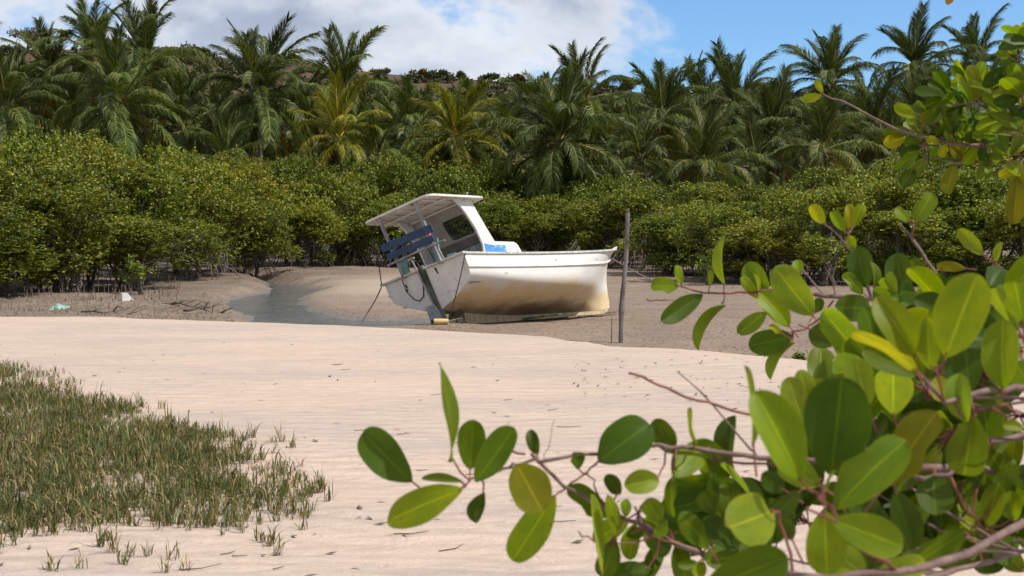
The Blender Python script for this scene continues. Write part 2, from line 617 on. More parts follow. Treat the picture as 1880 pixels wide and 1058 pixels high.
def hill_z(X, Y):
    X = np.asarray(X, float); Y = np.asarray(Y, float)
    top = np.interp(X * HILL_Y / np.maximum(Y, 100), _rx, _rz)
    k = np.clip((Y - 104) / (HILL_Y - 104), 0, 1) ** 1.35
    back = 1 - 0.75 * sstep(HILL_Y + 10, 420, Y)
    z = 0.6 + (top - 0.6) * (0.10 * sstep(105, 130, Y) + 0.90 * k) * back
    return z + 1.6 * fbm(X * 0.045, Y * 0.045, 15, 4) * sstep(105, 150, Y) * (1 - 0.75 * sstep(200, 232, Y)) - 1.2 * sstep(112, 104, Y)


hill = grid('hill', list(np.linspace(104, 250, 70)) + list(np.linspace(255, 460, 20)), lambda y: np.linspace(-1, 1, 150) * (60 + 0.75 * y), hill_z, MAT['hill_earth'])
tag(hill, 'dry reddish brown hillside behind the palms', kind='structure')

# ------------------------------------------------------------------ vegetation: leaf clouds
def leaf_cloud(P, N, size, rng, asp=0.45, droop=0.0, spread=1.0, up=0.35):
    """N leaves round each point of P (n,3): folded diamond leaves, 2 triangles each"""
    n = len(P) * N
    base = np.repeat(P, N, 0) + rng.normal(0, size * 0.25, (n, 3))
    az = rng.uniform(0, 2 * PI, n)
    el = rng.normal(up, 0.55 * spread, n) - droop
    d = np.stack([np.cos(az) * np.cos(el), np.sin(az) * np.cos(el), np.sin(el)], 1)
    r = rng.normal(0, 1, (n, 3))
    s = np.cross(d, r); s /= np.linalg.norm(s, axis=1, keepdims=True) + 1e-9
    # leaves tend to lie with their faces up
    upv = np.array([0, 0, 1.0])
    s2 = np.cross(d, upv[None, :]); s2 /= np.linalg.norm(s2, axis=1, keepdims=True) + 1e-9
    s = s * 0.6 + s2 * 0.8; s /= np.linalg.norm(s, axis=1, keepdims=True) + 1e-9
    nn = np.cross(s, d)
    L = size * rng.uniform(0.7, 1.25, n)[:, None]
    W = L * asp * 0.5
    v0 = base
    v1 = base + d * L * 0.55 + s * W + nn * W * 0.35
    v2 = base + d * L
    v3 = base + d * L * 0.55 - s * W + nn * W * 0.35
    V = np.stack([v0, v1, v2, v3], 1).reshape(-1, 3)
    k = np.arange(n)[:, None] * 4
    F = np.concatenate([k + np.array([[0, 1, 2]]), k + np.array([[0, 2, 3]])], 0)
    return V, F


def copy_tree(o, parent=None):
    c = o.copy()
    COL.objects.link(c)
    c.parent = parent
    for ch in o.children:
        copy_tree(ch, c)
    return c


def wiggle(a, b, n, amp, rng):
    a = np.array(a, float); b = np.array(b, float)
    out = []
    for k in range(n + 1):
        t = k / n
        p = a + (b - a) * t
        if 0 < k < n:
            p = p + rng.normal(0, amp, 3)
        out.append(Vector(p))
    return out


def make_mangrove(seed, skirt, roots):
    """a mangrove about 4.6 m tall: stems, stilt roots and a lumpy crown; returns three mesh datablocks"""
    rng = np.random.default_rng(seed)
    H = 4.6
    lobes = []
    for k in range(15):
        hh = rng.uniform(skirt, 1.0) ** 0.8
        r = 1.75 * math.sqrt(max(0.05, 1 - ((hh - 0.55) / 0.60) ** 2)) * rng.uniform(0.45, 1.0)
        a = rng.uniform(0, 2 * PI)
        lobes.append((np.array([math.cos(a) * r, math.sin(a) * r, H * (0.10 + 0.76 * hh)]), rng.uniform(0.55, 0.95)))
    lobes.append((np.array([0, 0, H * 0.82]), 0.8))
    pts = []
    for c, r in lobes:
        m = 92
        u = rng.normal(0, 1, (m, 3)); u /= np.linalg.norm(u, axis=1, keepdims=True)
        rad = r * rng.uniform(0.55, 1.08, (m, 1)) * np.array([[1.1, 1.1, 0.88]])
        # twiggy tufts
        pts.append(c + u * rad)
    P = np.concatenate(pts)
    P = P[P[:, 2] > 0.35]
    V, F = leaf_cloud(P, 8, 0.135, rng, 0.50, 0.0, 1.0, 0.35)
    crown = mesh_np('crown', V, F, MAT['mangrove_leaf'])
    mb = MB()
    stems = 4 if roots else 6
    tops = []
    for k in range(stems):
        a = 2 * PI * k / stems + rng.uniform(-.4, .4)
        b0 = Vector((math.cos(a) * 0.18, math.sin(a) * 0.18, 0.75 if roots else -0.25))
        c, r = lobes[rng.integers(len(lobes))]
        e = Vector(c) * 0.9
        e.z = max(e.z, 1.6)
        e.x = e.x * .7 + math.cos(a) * .5
        e.y = e.y * .7 + math.sin(a) * .5
        pl = wiggle(b0, e, 6, 0.07, rng)
        mb.tube(pl, [0.055 - 0.006 * i for i in range(7)], 5)
        for q in range(5):
            s0 = pl[2 + q % 4]
            c2, r2 = lobes[rng.integers(len(lobes))]
            mb.tube(wiggle(s0, Vector(c2) * 0.97, 4, 0.08, rng), [0.024, 0.02, 0.016, 0.012, 0.007], 4, cap=False)
    for k in range(26):
        c, r = lobes[rng.integers(len(lobes))]
        d = rng.normal(0, 1, 3); d[2] = abs(d[2]) * .6; d /= np.linalg.norm(d)
        mb.tube(wiggle(c * .8, c + d * r * 1.12, 3, 0.05, rng), [0.014, 0.011, 0.008, 0.004], 4, cap=False)
    m1 = bpy.data.meshes.new('trunk'); m1.from_pydata(mb.V, [], mb.F); m1.materials.append(MAT['bark']); m1.update()
    rb = MB()
    for k in range(16 if roots else 7):
        a = rng.uniform(0, 2 * PI)
        z0 = rng.uniform(0.5, 1.35) if roots else rng.uniform(0.15, 0.5)
        R = rng.uniform(0.5, 1.35) if roots else rng.uniform(0.2, 0.5)
        ca, sa = math.cos(a), math.sin(a)
        pl = [Vector((ca * 0.12, sa * 0.12, z0)), Vector((ca * R * .45, sa * R * .45, z0 + .05)), Vector((ca * R * .8, sa * R * .8, z0 * .62)), Vector((ca * R * .97, sa * R * .97, z0 * .2)), Vector((ca * R, sa * R, -0.35))]
        rb.tube(pl, [0.024, 0.024, 0.022, 0.02, 0.02], 4, cap=False)
    if not roots:
        for k in range(10):
            a = rng.uniform(0, 2 * PI); R = rng.uniform(.3, 1.6)
            x, y = math.cos(a) * R, math.sin(a) * R
            rb.tube([(x, y, -.3), (x + rng.normal(0, .03), y, rng.uniform(.1, .3))], [0.016, 0.008], 4, cap=False)
    m2 = bpy.data.meshes.new('root_tangle'); m2.from_pydata(rb.V, [], rb.F); m2.materials.append(MAT['root_bark']); m2.update()
    return m1, m2, crown


MANG = [make_mangrove(101 + k, sk, rt) for k, (sk, rt) in enumerate([(0.18, False), (0.30, True), (0.22, True), (0.42, True), (0.34, False), (0.10, False), (0.38, True)])]


def put_mangrove(x, y, h, w, kind, rz, tint, label, group=None):
    z = float(mud_z(x, y))
    e = empty('mangrove_tree', (x, y, z - 0.02), rz)
    e.scale = (w, w, h / 4.6)
    for nm, me in zip(('trunk', 'root_tangle', 'crown'), MANG[kind]):
        o = link(nm, me, e)
        o.color = tint
        if nm == 'root_tangle':
            o['kind'] = 'stuff'
        if nm == 'crown':
            o['label'] = 'dense yellow green leaves'
    tag(e, label, 'mangrove', group)
    return e


_top = [(-500, 215), (0, 226), (150, 246), (300, 264), (450, 280), (600, 288), (700, 290), (800, 282), (880, 296), (940, 322), (1000, 340), (1080, 322), (1200, 336), (1350, 362), (1420, 345), (1500, 322), (1600, 312), (1750, 306), (2400, 300)]
eu, ey = zip(*EDGE)
tu, tv = zip(*_top)
ORD = ['first', 'second', 'third', 'fourth', 'fifth', 'sixth', 'seventh', 'eighth', 'ninth', 'tenth', 'eleventh', 'twelfth', 'thirteenth', 'fourteenth', 'fifteenth', 'sixteenth', 'seventeenth', 'eighteenth', 'nineteenth', 'twentieth', 'twenty-first', 'twenty-second', 'twenty-third', 'twenty-fourth', 'twenty-fifth', 'twenty-sixth', 'twenty-seventh', 'twenty-eighth', 'twenty-ninth', 'thirtieth', 'thirty-first', 'thirty-second', 'thirty-third', 'thirty-fourth', 'thirty-fifth', 'thirty-sixth', 'thirty-seventh', 'thirty-eighth', 'thirty-ninth', 'fortieth']
mrng = random.Random(5)
for row, (dy, frac, step, wob) in enumerate([(0.0, 0.62, 2.3, 0.9), (2.6, 0.80, 2.4, 0.9), (5.6, 0.92, 2.6, 0.8), (9.0, 1.0, 2.7, 0.8), (0.3, 0.40, 2.5, 0.7)]):
    u = -230.0
    n_in = 0
    n_out = 0
    while u < 2080:
        Y = float(np.interp(u, eu, ey)) + dy + mrng.uniform(-wob, wob)
        vt = float(np.interp(u, tu, tv)) + mrng.uniform(-7, 9)
        X = (u - 940) / FPX * Y
        z0 = float(mud_z(X, Y))
        ztop = at(u, vt, Y).z * (1.10 if u < 600 else 1.17)
        h = (ztop - z0) * frac * mrng.uniform(0.88, 1.07)
        if row == 0:
            h *= mrng.uniform(0.75, 1.25)
        h = max(h, 1.9)
        w = mrng.uniform(0.85, 1.12) * (0.72 + 0.06 * h)
        if row == 0:
            kind = mrng.choice([0, 4, 5, 0, 5]) if u < 330 or u > 1230 else mrng.choice([1, 2, 6, 3])
        elif row == 4:
            kind = 5 if mrng.random() < .6 else 0
            h = mrng.uniform(1.6, 2.5)
            w = mrng.uniform(.75, .95)
        elif row == 1:
            kind = mrng.choice([0, 5, 2, 1])
        else:
            kind = mrng.choice([0, 1, 2, 3, 4, 6])
        left = 1.0 if u < 520 else (0.45 if u < 1230 else 0.75)
        g = mrng.uniform(0.78, 1.18)
        tint = (g * (0.90 + 0.22 * left), g * (1.0 + 0.10 * left), g * 0.9, 1)
        if row == 0:
            n_in += 0 if u < 0 or u > 1880 else 1
            o_ = ORD[min(max(n_in - 1, 0), 39)]
            if u < 0 or u > 1880:
                n_out += 1
                lab = 'front row mangrove outside the picture past its %s edge, %s such one' % ('left' if u < 0 else 'right', ORD[n_out - 1])
            elif u < 520:
                lab = 'yellow green mangrove left of the creek, front row, %s from the picture\'s left edge' % o_
            elif u < 1230:
                lab = 'dark green stilt rooted mangrove behind the boat, front row, %s from the left edge' % o_
            else:
                lab = 'olive mangrove right of the pole, front row, %s from the picture\'s left edge' % o_
        else:
            zone = 'left of the creek' if u < 520 else ('behind the boat' if u < 1230 else 'right of the pole')
            n_in += 0 if u < 0 or u > 1880 else 1
            lab = 'mangrove in the %s row of the thicket %s, %s along' % (['', 'second', 'third', 'rear', 'low under'][row], zone, ORD[min(max(n_in - 1, 0), 39)])
            if u < 0 or u > 1880:
                n_out += 1
                lab = 'mangrove in the %s row outside the picture past its %s edge, %s such one' % (['', 'second', 'third', 'rear', 'low under'][row], 'left' if u < 0 else 'right', ORD[n_out - 1])
        put_mangrove(X, Y, h, w, kind, mrng.uniform(0, 6.28), tint, lab, 'front row of mangroves along the mud' if row == 0 else 'mangrove crowns behind the front row')
        u += step * FPX / Y * mrng.uniform(0.8, 1.2)


# ------------------------------------------------------------------ coconut palms
def make_frond(pitch, droop, length, seed, dead=False):
    """one frond growing along +X from the origin: rachis and two rows of leaflets"""
    rng = np.random.default_rng(seed)
    n = 14
    pts = [np.zeros(3)]
    ang = pitch
    side = 0.0
    sb = rng.normal(0, 0.012)
    for k in range(n):
        t = (k + 1) / n
        ang -= droop * (0.35 + 1.3 * t) / n
        side += sb
        st = length / n
        pts.append(pts[-1] + st * np.array([math.cos(ang) * math.cos(side), math.cos(ang) * math.sin(side), math.sin(ang)]))
    pts = np.array(pts)
    V = []; F = []
    # rachis: three-sided tapering stick
    for k in range(n + 1):
        r = 0.05 * (1 - 0.85 * k / n) + 0.010
        for q in range(3):
            a = 2 * PI * q / 3 + PI / 2
            V.append(pts[k] + np.array([0, math.cos(a) * r, math.sin(a) * r]))
    for k in range(n):
        for q in range(3):
            a0 = k * 3 + q; a1 = k * 3 + (q + 1) % 3
            F.append((a0, a1, a1 + 3)); F.append((a0, a1 + 3, a0 + 3))
    nr = len(F)
    m = 104
    for j in range(m):
        t = 0.10 + 0.90 * (j + rng.uniform(-.3, .3)) / m
        t = min(max(t, 0.10), 0.995)
        f = t * n; k = min(int(f), n - 1); fr = f - k
        p = pts[k] * (1 - fr) + pts[k + 1] * fr
        tg = pts[k + 1] - pts[k]; tg /= np.linalg.norm(tg)
        sv = np.array([-tg[1], tg[0], 0.0])
        if np.linalg.norm(sv) < 0.25:
            sv = np.array([0, 1.0, 0])
        sv /= np.linalg.norm(sv)
        up = np.cross(tg, sv)
        if up[2] < 0 and tg[2] > -0.9:
            up = -up
        ll = (0.35 + 0.80 * math.sin(PI * min(1, 0.10 + 0.80 * t)) ** 0.8) * length / 4.5
        steep = max(0.0, tg[2])                       # upright fronds hold their leaflets, flat ones let them hang
        hang = (1 - steep) * rng.uniform(0.7, 1.5) + 0.12
        for sgn in (-1, 1):
            l = ll * rng.uniform(0.8, 1.15) * (0.8 if dead else 1)
            fw = 0.55 + 0.75 * t + 0.75 * steep + rng.normal(0, 0.10)
            d1 = sgn * sv + fw * tg + rng.uniform(0.0, 0.35) * up; d1 /= np.linalg.norm(d1)
            g = np.array([rng.normal(0, .08), rng.normal(0, .08), -1.0])
            d2 = d1 + g * hang * (1.6 if dead else 1); d2 /= np.linalg.norm(d2)
            wd = tg * 0.9 + up * rng.normal(0, 0.5) + sv * rng.normal(0, .2); wd -= d1 * wd.dot(d1); wd /= np.linalg.norm(wd) + 1e-9
            w = 0.025 * length / 4.5 * rng.uniform(0.8, 1.25)
            b_ = p + d1 * l * 0.42; e_ = b_ + d2 * l * 0.6
            o = len(V)
            V += [p - wd * w * .6, p + wd * w * .6, b_ - wd * w, b_ + wd * w, e_]
            F += [(o, o + 1, o + 3), (o, o + 3, o + 2), (o + 2, o + 3, o + 4)]
    mi = [1] * nr + [0] * (len(F) - nr)
    return mesh_np('frond', np.array(V), np.array(F), None, False, [MAT['palm_leaf'], MAT['palm_rachis']], mi)


def build_rachis_mat():
    m, t = new_mat('palm_rachis')
    oi = t.add('ShaderNodeObjectInfo')
    col = t.mix(1.0, t.mix(oi.outputs['Random'], (0.19, 0.175, 0.05), (0.32, 0.25, 0.085)), oi.outputs['Color'], 'MULTIPLY')
    t.out(principled(t, col, 0.5, 0.3))
    MAT['palm_rachis'] = m


build_rachis_mat()
FR = []          # (pitch, meshes)
for pk, (pitch, droop) in enumerate([(1.45, 0.45), (1.22, 0.8), (0.92, 1.2), (0.55, 1.35), (0.25, 1.4), (-0.05, 1.25), (-0.4, 0.95), (-0.85, 0.55)]):
    FR.append([make_frond(pitch + rr, droop * dd, 4.5 * ll, 300 + pk * 10 + q, False) for q, (rr, dd, ll) in enumerate([(0, 1, 1), (0.1, 1.25, 0.92), (-0.08, 0.8, 1.06)])])
FR_DEAD = [make_frond(-0.9, 0.55, 3.9, 500, True), make_frond(-1.15, 0.35, 3.5, 501, True)]


def coconut_mesh():
    mb = MB()
    rng = random.Random(3)
    for k in range(9):
        a = k * 2.4; r = 0.28; z = -0.25 - 0.10 * (k % 3)
        c = Vector((math.cos(a) * r, math.sin(a) * r, z))
        V = []; F = []
        for i in range(1, 4):
            for j in range(6):
                th = PI * i / 4; ph = 2 * PI * j / 6
                V.append(c + Vector((0.12 * math.sin(th) * math.cos(ph), 0.12 * math.sin(th) * math.sin(ph), 0.15 * math.cos(th))))
        V += [c + Vector((0, 0, 0.16)), c - Vector((0, 0, 0.16))]
        for i in range(2):
            for j in range(6):
                F.append((i * 6 + j, (i + 1) * 6 + j, (i + 1) * 6 + (j + 1) % 6, i * 6 + (j + 1) % 6))
        for j in range(6):
            F.append((18, j, (j + 1) % 6)); F.append((19, 12 + (j + 1) % 6, 12 + j))
        mb.add(V, F)
    m = bpy.data.meshes.new('coconut_cluster'); m.from_pydata(mb.V, [], mb.F); m.materials.append(MAT['coconut'])
    m.polygons.foreach_set('use_smooth', [True] * len(m.polygons)); m.update()
    return m


COCO = coconut_mesh()
prng = random.Random(21)


def ground_z(x, y):
    return max(float(mud_z(x, y)), float(hill_z(x, y)) if y > 106 else -9)


def put_palm(u, v, Y, scale, tint, label, nf=24, lean=None, wind=0.25, yellow=False, nuts=True):
    crown = at(u, v, Y)
    gz = ground_z(crown.x, Y)
    H = crown.z - gz
    lean = lean if lean is not None else prng.uniform(-0.10, 0.10)
    bx = crown.x - lean * H; by = crown.y + prng.uniform(-0.3, 0.3)
    e = empty('coconut_palm', (bx, by, gz - 0.1))
    top = Vector((crown.x - bx, crown.y - by, H + 0.1))
    mb = MB()
    n = 18
    pl = []; rd = []
    for k in range(n + 1):
        t = k / n
        p = Vector((top.x * t ** 1.6, top.y * t, top.z * t))
        pl.append(p); rd.append((0.17 - 0.07 * t + (0.10 * (1 - t) ** 8)) * (1.0 + (0.06 if k % 2 else 0)) * (0.8 + .2 * scale))
    mb.tube(pl, rd, 8)
    mb.build('trunk', MAT['palm_bark'], e, True)
    nf = int(nf * 1.3)
    for k in range(nf):
        age = (k + 0.5) / nf
        idx = min(7, int(age ** 1.12 * 8))
        az = k * 2.39996 + prng.uniform(-0.25, 0.25)
        me = prng.choice(FR[idx])
        f = link('frond', me, e)
        f.location = top + Vector((math.cos(az) * 0.1, math.sin(az) * 0.1, -0.35 * age))
        s = scale * prng.uniform(0.82, 1.08) * (0.80 + 0.20 * min(1, age * 5))
        f.scale = (s, s, s)
        # wind pushes the fronds over to the picture's left
        f.rotation_euler = (prng.uniform(-.25, .25), prng.uniform(-.22, .22), az)
        q = f.rotation_euler.to_quaternion()
        from mathutils import Quaternion
        f.rotation_mode = 'QUATERNION'
        f.rotation_quaternion = Quaternion((0, 1, 0), -wind * prng.uniform(0.3, 1.3) * (1 - 0.6 * age)) @ q
        g = prng.uniform(0.8, 1.15)
        old = max(0.0, age - 0.6) / 0.4
        yl = prng.uniform(0.5, 1.0) if yellow else 0.0
        f.color = (tint[0] * g * (1 + 0.9 * old * prng.random() + 0.95 * yl), tint[1] * g * (1 + 0.35 * old + 0.65 * yl), tint[2] * g * (1 - 0.2 * yl), 1)
    for k in range(prng.choice([1, 2, 3])):
        f = link('frond', prng.choice(FR_DEAD), e)
        f.location = top + Vector((0, 0, -0.4))
        f.rotation_euler = (0, 0, prng.uniform(0, 6.28))
        f.scale = (scale,) * 3
        f.color = (2.9, 1.7, 1.4, 1)
        f['label'] = 'withered brown frond hanging down'
    if nuts:
        c = link('coconut_cluster', COCO, e)
        c.location = top
        c.scale = (scale,) * 3
    tag(e, label, 'palm tree', 'coconut palms behind the mangroves')
    return e


G = (1.0, 1.0, 1.0)
DK = (0.80, 0.82, 0.80)
YG = (1.15, 1.05, 0.7)
PALMS = [
    (215, 196, 75, 1.02, G, 'big palm at the left with wide arching fronds just above the mangroves', 28, 0.10),
    (268, 108, 84, 1.0, DK, 'tallest palm at the left, its top almost at the picture\'s upper edge', 24, 0.15),
    (180, 100, 88, 1.0, G, 'tall palm at the left, left of the tallest one', 24, 0.25),
    (98, 140, 90, 0.95, G, 'palm under the brown crowned tree at the far left', 22, 0.2),
    (14, 196, 80, 1.0, DK, 'palm cut by the picture\'s left edge', 22, 0.2),
    (476, 168, 78, 1.06, DK, 'large lone palm in the left half with fronds drooping over the mangroves', 28, 0.1),
    (634, 162, 85, 1.02, G, 'tall palm above and left of the boat\'s canopy', 24, 0.1),
    (622, 252, 73, 0.78, YG, 'low yellowish palm above and left of the boat', 20, 0.2),
    (752, 250, 82, 0.88, G, 'green palm between the two yellow palms', 24, 0.2),
    (838, 248, 75, 0.80, YG, 'golden yellow palm above the boat', 22, 0.15),
    (876, 205, 116, 0.82, DK, 'upright palm behind the golden palm against the hill', 20, 0.1),
    (776, 216, 114, 0.82, G, 'bright green palm below the bare ridge', 20, 0.15),
    (1026, 256, 71, 1.02, DK, 'large dark spreading palm behind the bow of the boat', 30, 0.1),
    (1078, 178, 90, 0.95, G, 'windblown palm rising highest behind the bow', 24, 0.5),
    (1008, 200, 98, 0.86, G, 'palm left of the windblown one, its head bent left', 22, 0.45),
    (1216, 208, 82, 0.95, DK, 'palm with a stiff fan of fronds above the wooden pole', 24, 0.05),
    (1290, 192, 96, 0.95, DK, 'palm behind, right of the stiff fanned one', 22, 0.2),
    (1352, 198, 86, 0.98, DK, 'dark palm with drooping lower fronds right of the pole', 24, 0.15),
    (1176, 285, 73, 0.72, G, 'low young palm just above the mangroves right of the pole', 18, 0.2),
    (1292, 296, 71, 0.80, G, 'low palm with pale bent fronds resting on the mangroves', 20, 0.2),
    (1526, 150, 87, 0.92, DK, 'leftmost of the three palms standing clear against the blue sky', 28, 0.15),
    (1682, 122, 92, 0.95, DK, 'middle of the three palms standing clear against the blue sky', 26, 0.35),
    (1796, 112, 96, 0.92, DK, 'rightmost of the three palms against the blue sky, half behind leaves', 24, 0.4),
    (1512, 268, 73, 0.85, G, 'low palm under the leftmost of the sky line palms', 20, 0.2),
    (1425, 250, 80, 0.95, DK, 'shaded palm with its head level with the yellow shoot tip', 22, 0.2),
    (1606, 245, 82, 0.95, DK, 'palm behind the long red shoot of the near mangrove', 22, 0.2),
    (1692, 220, 88, 0.9, G, 'palm beneath the middle sky line palm', 22, 0.3),
    (1790, 205, 84, 0.95, DK, 'palm hidden behind the upper right leaves', 22, 0.2),
    (1880, 185, 86, 0.95, DK, 'palm cut by the picture\'s right edge', 22, 0.2),
    (545, 232, 84, 0.92, DK, 'palm between the lone left palm and the low yellowish palm', 22, 0.2),
    (335, 236, 82, 0.92, DK, 'palm filling the gap right of the big left palm', 22, 0.2),
    (415, 284, 73, 0.62, G, 'young palm low on the mangroves under the lone left palm', 16, 0.2),
    (694, 284, 73, 0.62, G, 'young palm low on the mangroves right of the low yellowish palm', 16, 0.2),
    (945, 285, 82, 0.90, DK, 'palm between the golden palm and the large dark palm', 22, 0.2),
    (560, 212, 104, 0.85, DK, 'palm far back between the lone palm and the tall middle palm', 20, 0.2),
    (395, 226, 100, 0.85, DK, 'palm far back left of the lone palm\'s head', 20, 0.2),
    (1142, 240, 104, 0.8, G, 'palm far back below the round ridge tree', 20, 0.2),
    (-75, 150, 85, 1.0, G, 'palm outside the picture\'s left edge', 22, 0.2),
    (1965, 160, 88, 1.0, DK, 'palm outside the picture\'s right edge', 22, 0.2),
    (690, 258, 94, 0.85, DK, 'dim palm far back right of the tall middle palm', 20, 0.2),
    (60, 205, 92, 0.95, DK, 'dim palm far back under the far left palm', 20, 0.2),
    (140, 190, 96, 0.95, DK, 'dim palm far back between the left palms', 20, 0.2),
    (318, 205, 98, 0.9, DK, 'dim palm far back right of the tallest palm', 20, 0.2),
    (1440, 232, 108, 0.85, DK, 'dim palm far back before the dark wooded hill', 20, 0.2),
    (1250, 240, 100, 0.95, DK, 'dim palm far back between the fanned and drooping palms', 20, 0.2),
    (1390, 300, 76, 0.70, DK, 'young palm low on the mangroves right of the pole', 18, 0.2),
    (1080, 300, 80, 0.80, DK, 'shaded low palm right of the large dark palm', 18, 0.2),
    (1640, 285, 78, 0.80, DK, 'shaded low palm beneath the upper right leaves', 18, 0.2),
    (1575, 250, 100, 0.85, DK, 'dim palm far back between two sky line palms', 20, 0.2),
    (880, 280, 85, 0.85, DK, 'dim low palm right of the golden palm', 18, 0.2),
    (480, 250, 92, 0.9, DK, 'dim palm behind the skirt of the lone palm', 18, 0.2),
    (265, 240, 90, 0.9, DK, 'dim palm behind the skirt of the big left palm', 18, 0.2),
]
for (u, v, Y, s, tint, lab, nf, wd) in PALMS:
    put_palm(u, v, Y, s * 0.93, tint, lab, nf, None, wd, tint is YG, nuts=Y < 92)


# ------------------------------------------------------------------ hillside scrub and ridge trees
def scrub_mesh():
    rng = np.random.default_rng(77)
    Vs = []; Fs = []; o = 0
    for k in range(2000):
        y = 112 + 124 * rng.uniform() ** 0.8
        u = rng.uniform(-250, 2150)
        x = (u - 940) / FPX * y
        if y > 185 and 640 < u < 1150 and rng.uniform() < 0.10:
            continue
        z = float(hill_z(x, y))
        r = rng.uniform(0.4, 1.2) * (1.9 if y < 150 else 1.0)
        if (u < 620 or u > 1280) and y < 215:
            r *= 1.35
        m = int(14 + 12 * r)
        P = rng.normal(0, 1, (m, 3)); P /= np.linalg.norm(P, axis=1, keepdims=True)
        P = P * rng.uniform(0.5, 1, (m, 1)) * np.array([[r, r, r * 0.85]]) + np.array([[x, y, z + r * 0.5]])
        V, F = leaf_cloud(P, 4, 0.55, rng, 0.6, 0, 1.0, 0.3)
        Vs.append(V); Fs.append(F + o); o += len(V)
    return mesh_np('hillside_scrub', np.concatenate(Vs), np.concatenate(Fs), MAT['scrub_leaf'])


scrub = link('hillside_scrub', scrub_mesh())
tag(scrub, 'dry olive and brown scrub covering the far hillside', 'scrub', kind='stuff')
scrub.color = (1, 1, 1, 1)


def put_ridge_tree(u, v_top, v_base, w_px, tint, label, seed, Y=233.0, flat=0.6, cat='tree', nm='ridge_tree'):
    rng = np.random.default_rng(seed)
    top = at(u, v_top, Y)
    gz = float(hill_z(top.x, Y))
    h = max(top.z - gz, 0.8)
    R = w_px / FPX * Y / 2
    e = empty(nm, (top.x, Y, gz - 0.3))
    h += 0.3
    mb = MB()
    mb.tube([(0, 0, 0), (0.1 * R, 0, h * 0.4), (-0.05 * R, 0, h * 0.75)], [0.05 * h, 0.035 * h, 0.015 * h], 6)
    for k in range(6):
        a = k * 1.05 + rng.uniform(-.3, .3)
        mb.tube([(0.08 * R, 0, h * (0.35 + 0.05 * (k % 3))), (math.cos(a) * R * .4, math.sin(a) * R * .4, h * .62), (math.cos(a) * R * .75, math.sin(a) * R * .75, h * rng.uniform(.68, .85))], [0.022 * h, 0.015 * h, 0.006 * h], 4, cap=False)
    mb.build('trunk', MAT['bark'], e)
    pts = []
    for k in range(11):
        a = rng.uniform(0, 2 * PI); rr = R * rng.uniform(0.2, 0.75)
        c = np.array([math.cos(a) * rr, math.sin(a) * rr, h * rng.uniform(1 - flat, 0.92)])
        q = rng.normal(0, 1, (26, 3)); q /= np.linalg.norm(q, axis=1, keepdims=True)
        pts.append(c + q * rng.uniform(0.4, 1, (26, 1)) * np.array([[R * .38, R * .38, h * .16]]))
    V, F = leaf_cloud(np.concatenate(pts), 5, 0.36, rng, 0.55, 0, 1, 0.3)
    c = link('crown', mesh_np('crown', V, F, MAT['scrub_leaf']), e)
    c.color = tint
    tag(e, label, cat, 'trees along the far ridge')


BR = (2.1, 1.15, 0.95, 1); GR = (0.9, 1.15, 0.8, 1); OL = (1.3, 1.15, 0.9, 1)
for i, (u, vt, vb, w, tint, lab) in enumerate([
    (48, 46, 92, 78, BR, 'tree with reddish brown crown on the ridge at far left'),
    (318, 118, 140, 60, GR, 'green bushy tree on the ridge between the left palms'),
    (372, 90, 110, 70, GR, 'rounded green tree on the ridge right of the tallest left palm'),
    (530, 102, 122, 60, OL, 'greyish leafless looking tree on the ridge right of the lone palm'),
    (700, 130, 145, 26, OL, 'tiny bush on the bare part of the ridge'),
    (778, 129, 146, 22, BR, 'small brownish bush on the bare ridge left of the green cluster'),
    (806, 131, 148, 46, GR, 'low green cluster of bush on the bare ridge'),
    (846, 134, 150, 20, OL, 'narrow bush on the ridge behind the upright palm'),
    (902, 138, 152, 28, GR, 'dark little tree on the ridge right of the upright palm'),
    (952, 140, 160, 34, BR, 'round brown bush on the ridge left of the windblown palms'),
    (1158, 147, 172, 44, GR, 'round green tree alone on the ridge right of the windblown palms'),
    (1120, 158, 172, 34, GR, 'low green tree on the ridge left of the round one'),
    (1240, 158, 180, 60, GR, 'dark green tree on the ridge behind the stiff fanned palm'),
    (1400, 163, 190, 110, GR, 'broad dark green tree on the wooded hill at right'),
    (1460, 172, 200, 90, GR, 'dark green tree on the wooded hill going down to the right'),
    (1620, 205, 225, 90, GR, 'dark green tree low on the ridge between the sky line palms'),
    (20, 92, 110, 60, GR, 'dark green tree under the brown crowned one'),
]):
    put_ridge_tree(u, vt, vb, w, tint, lab, 900 + i)

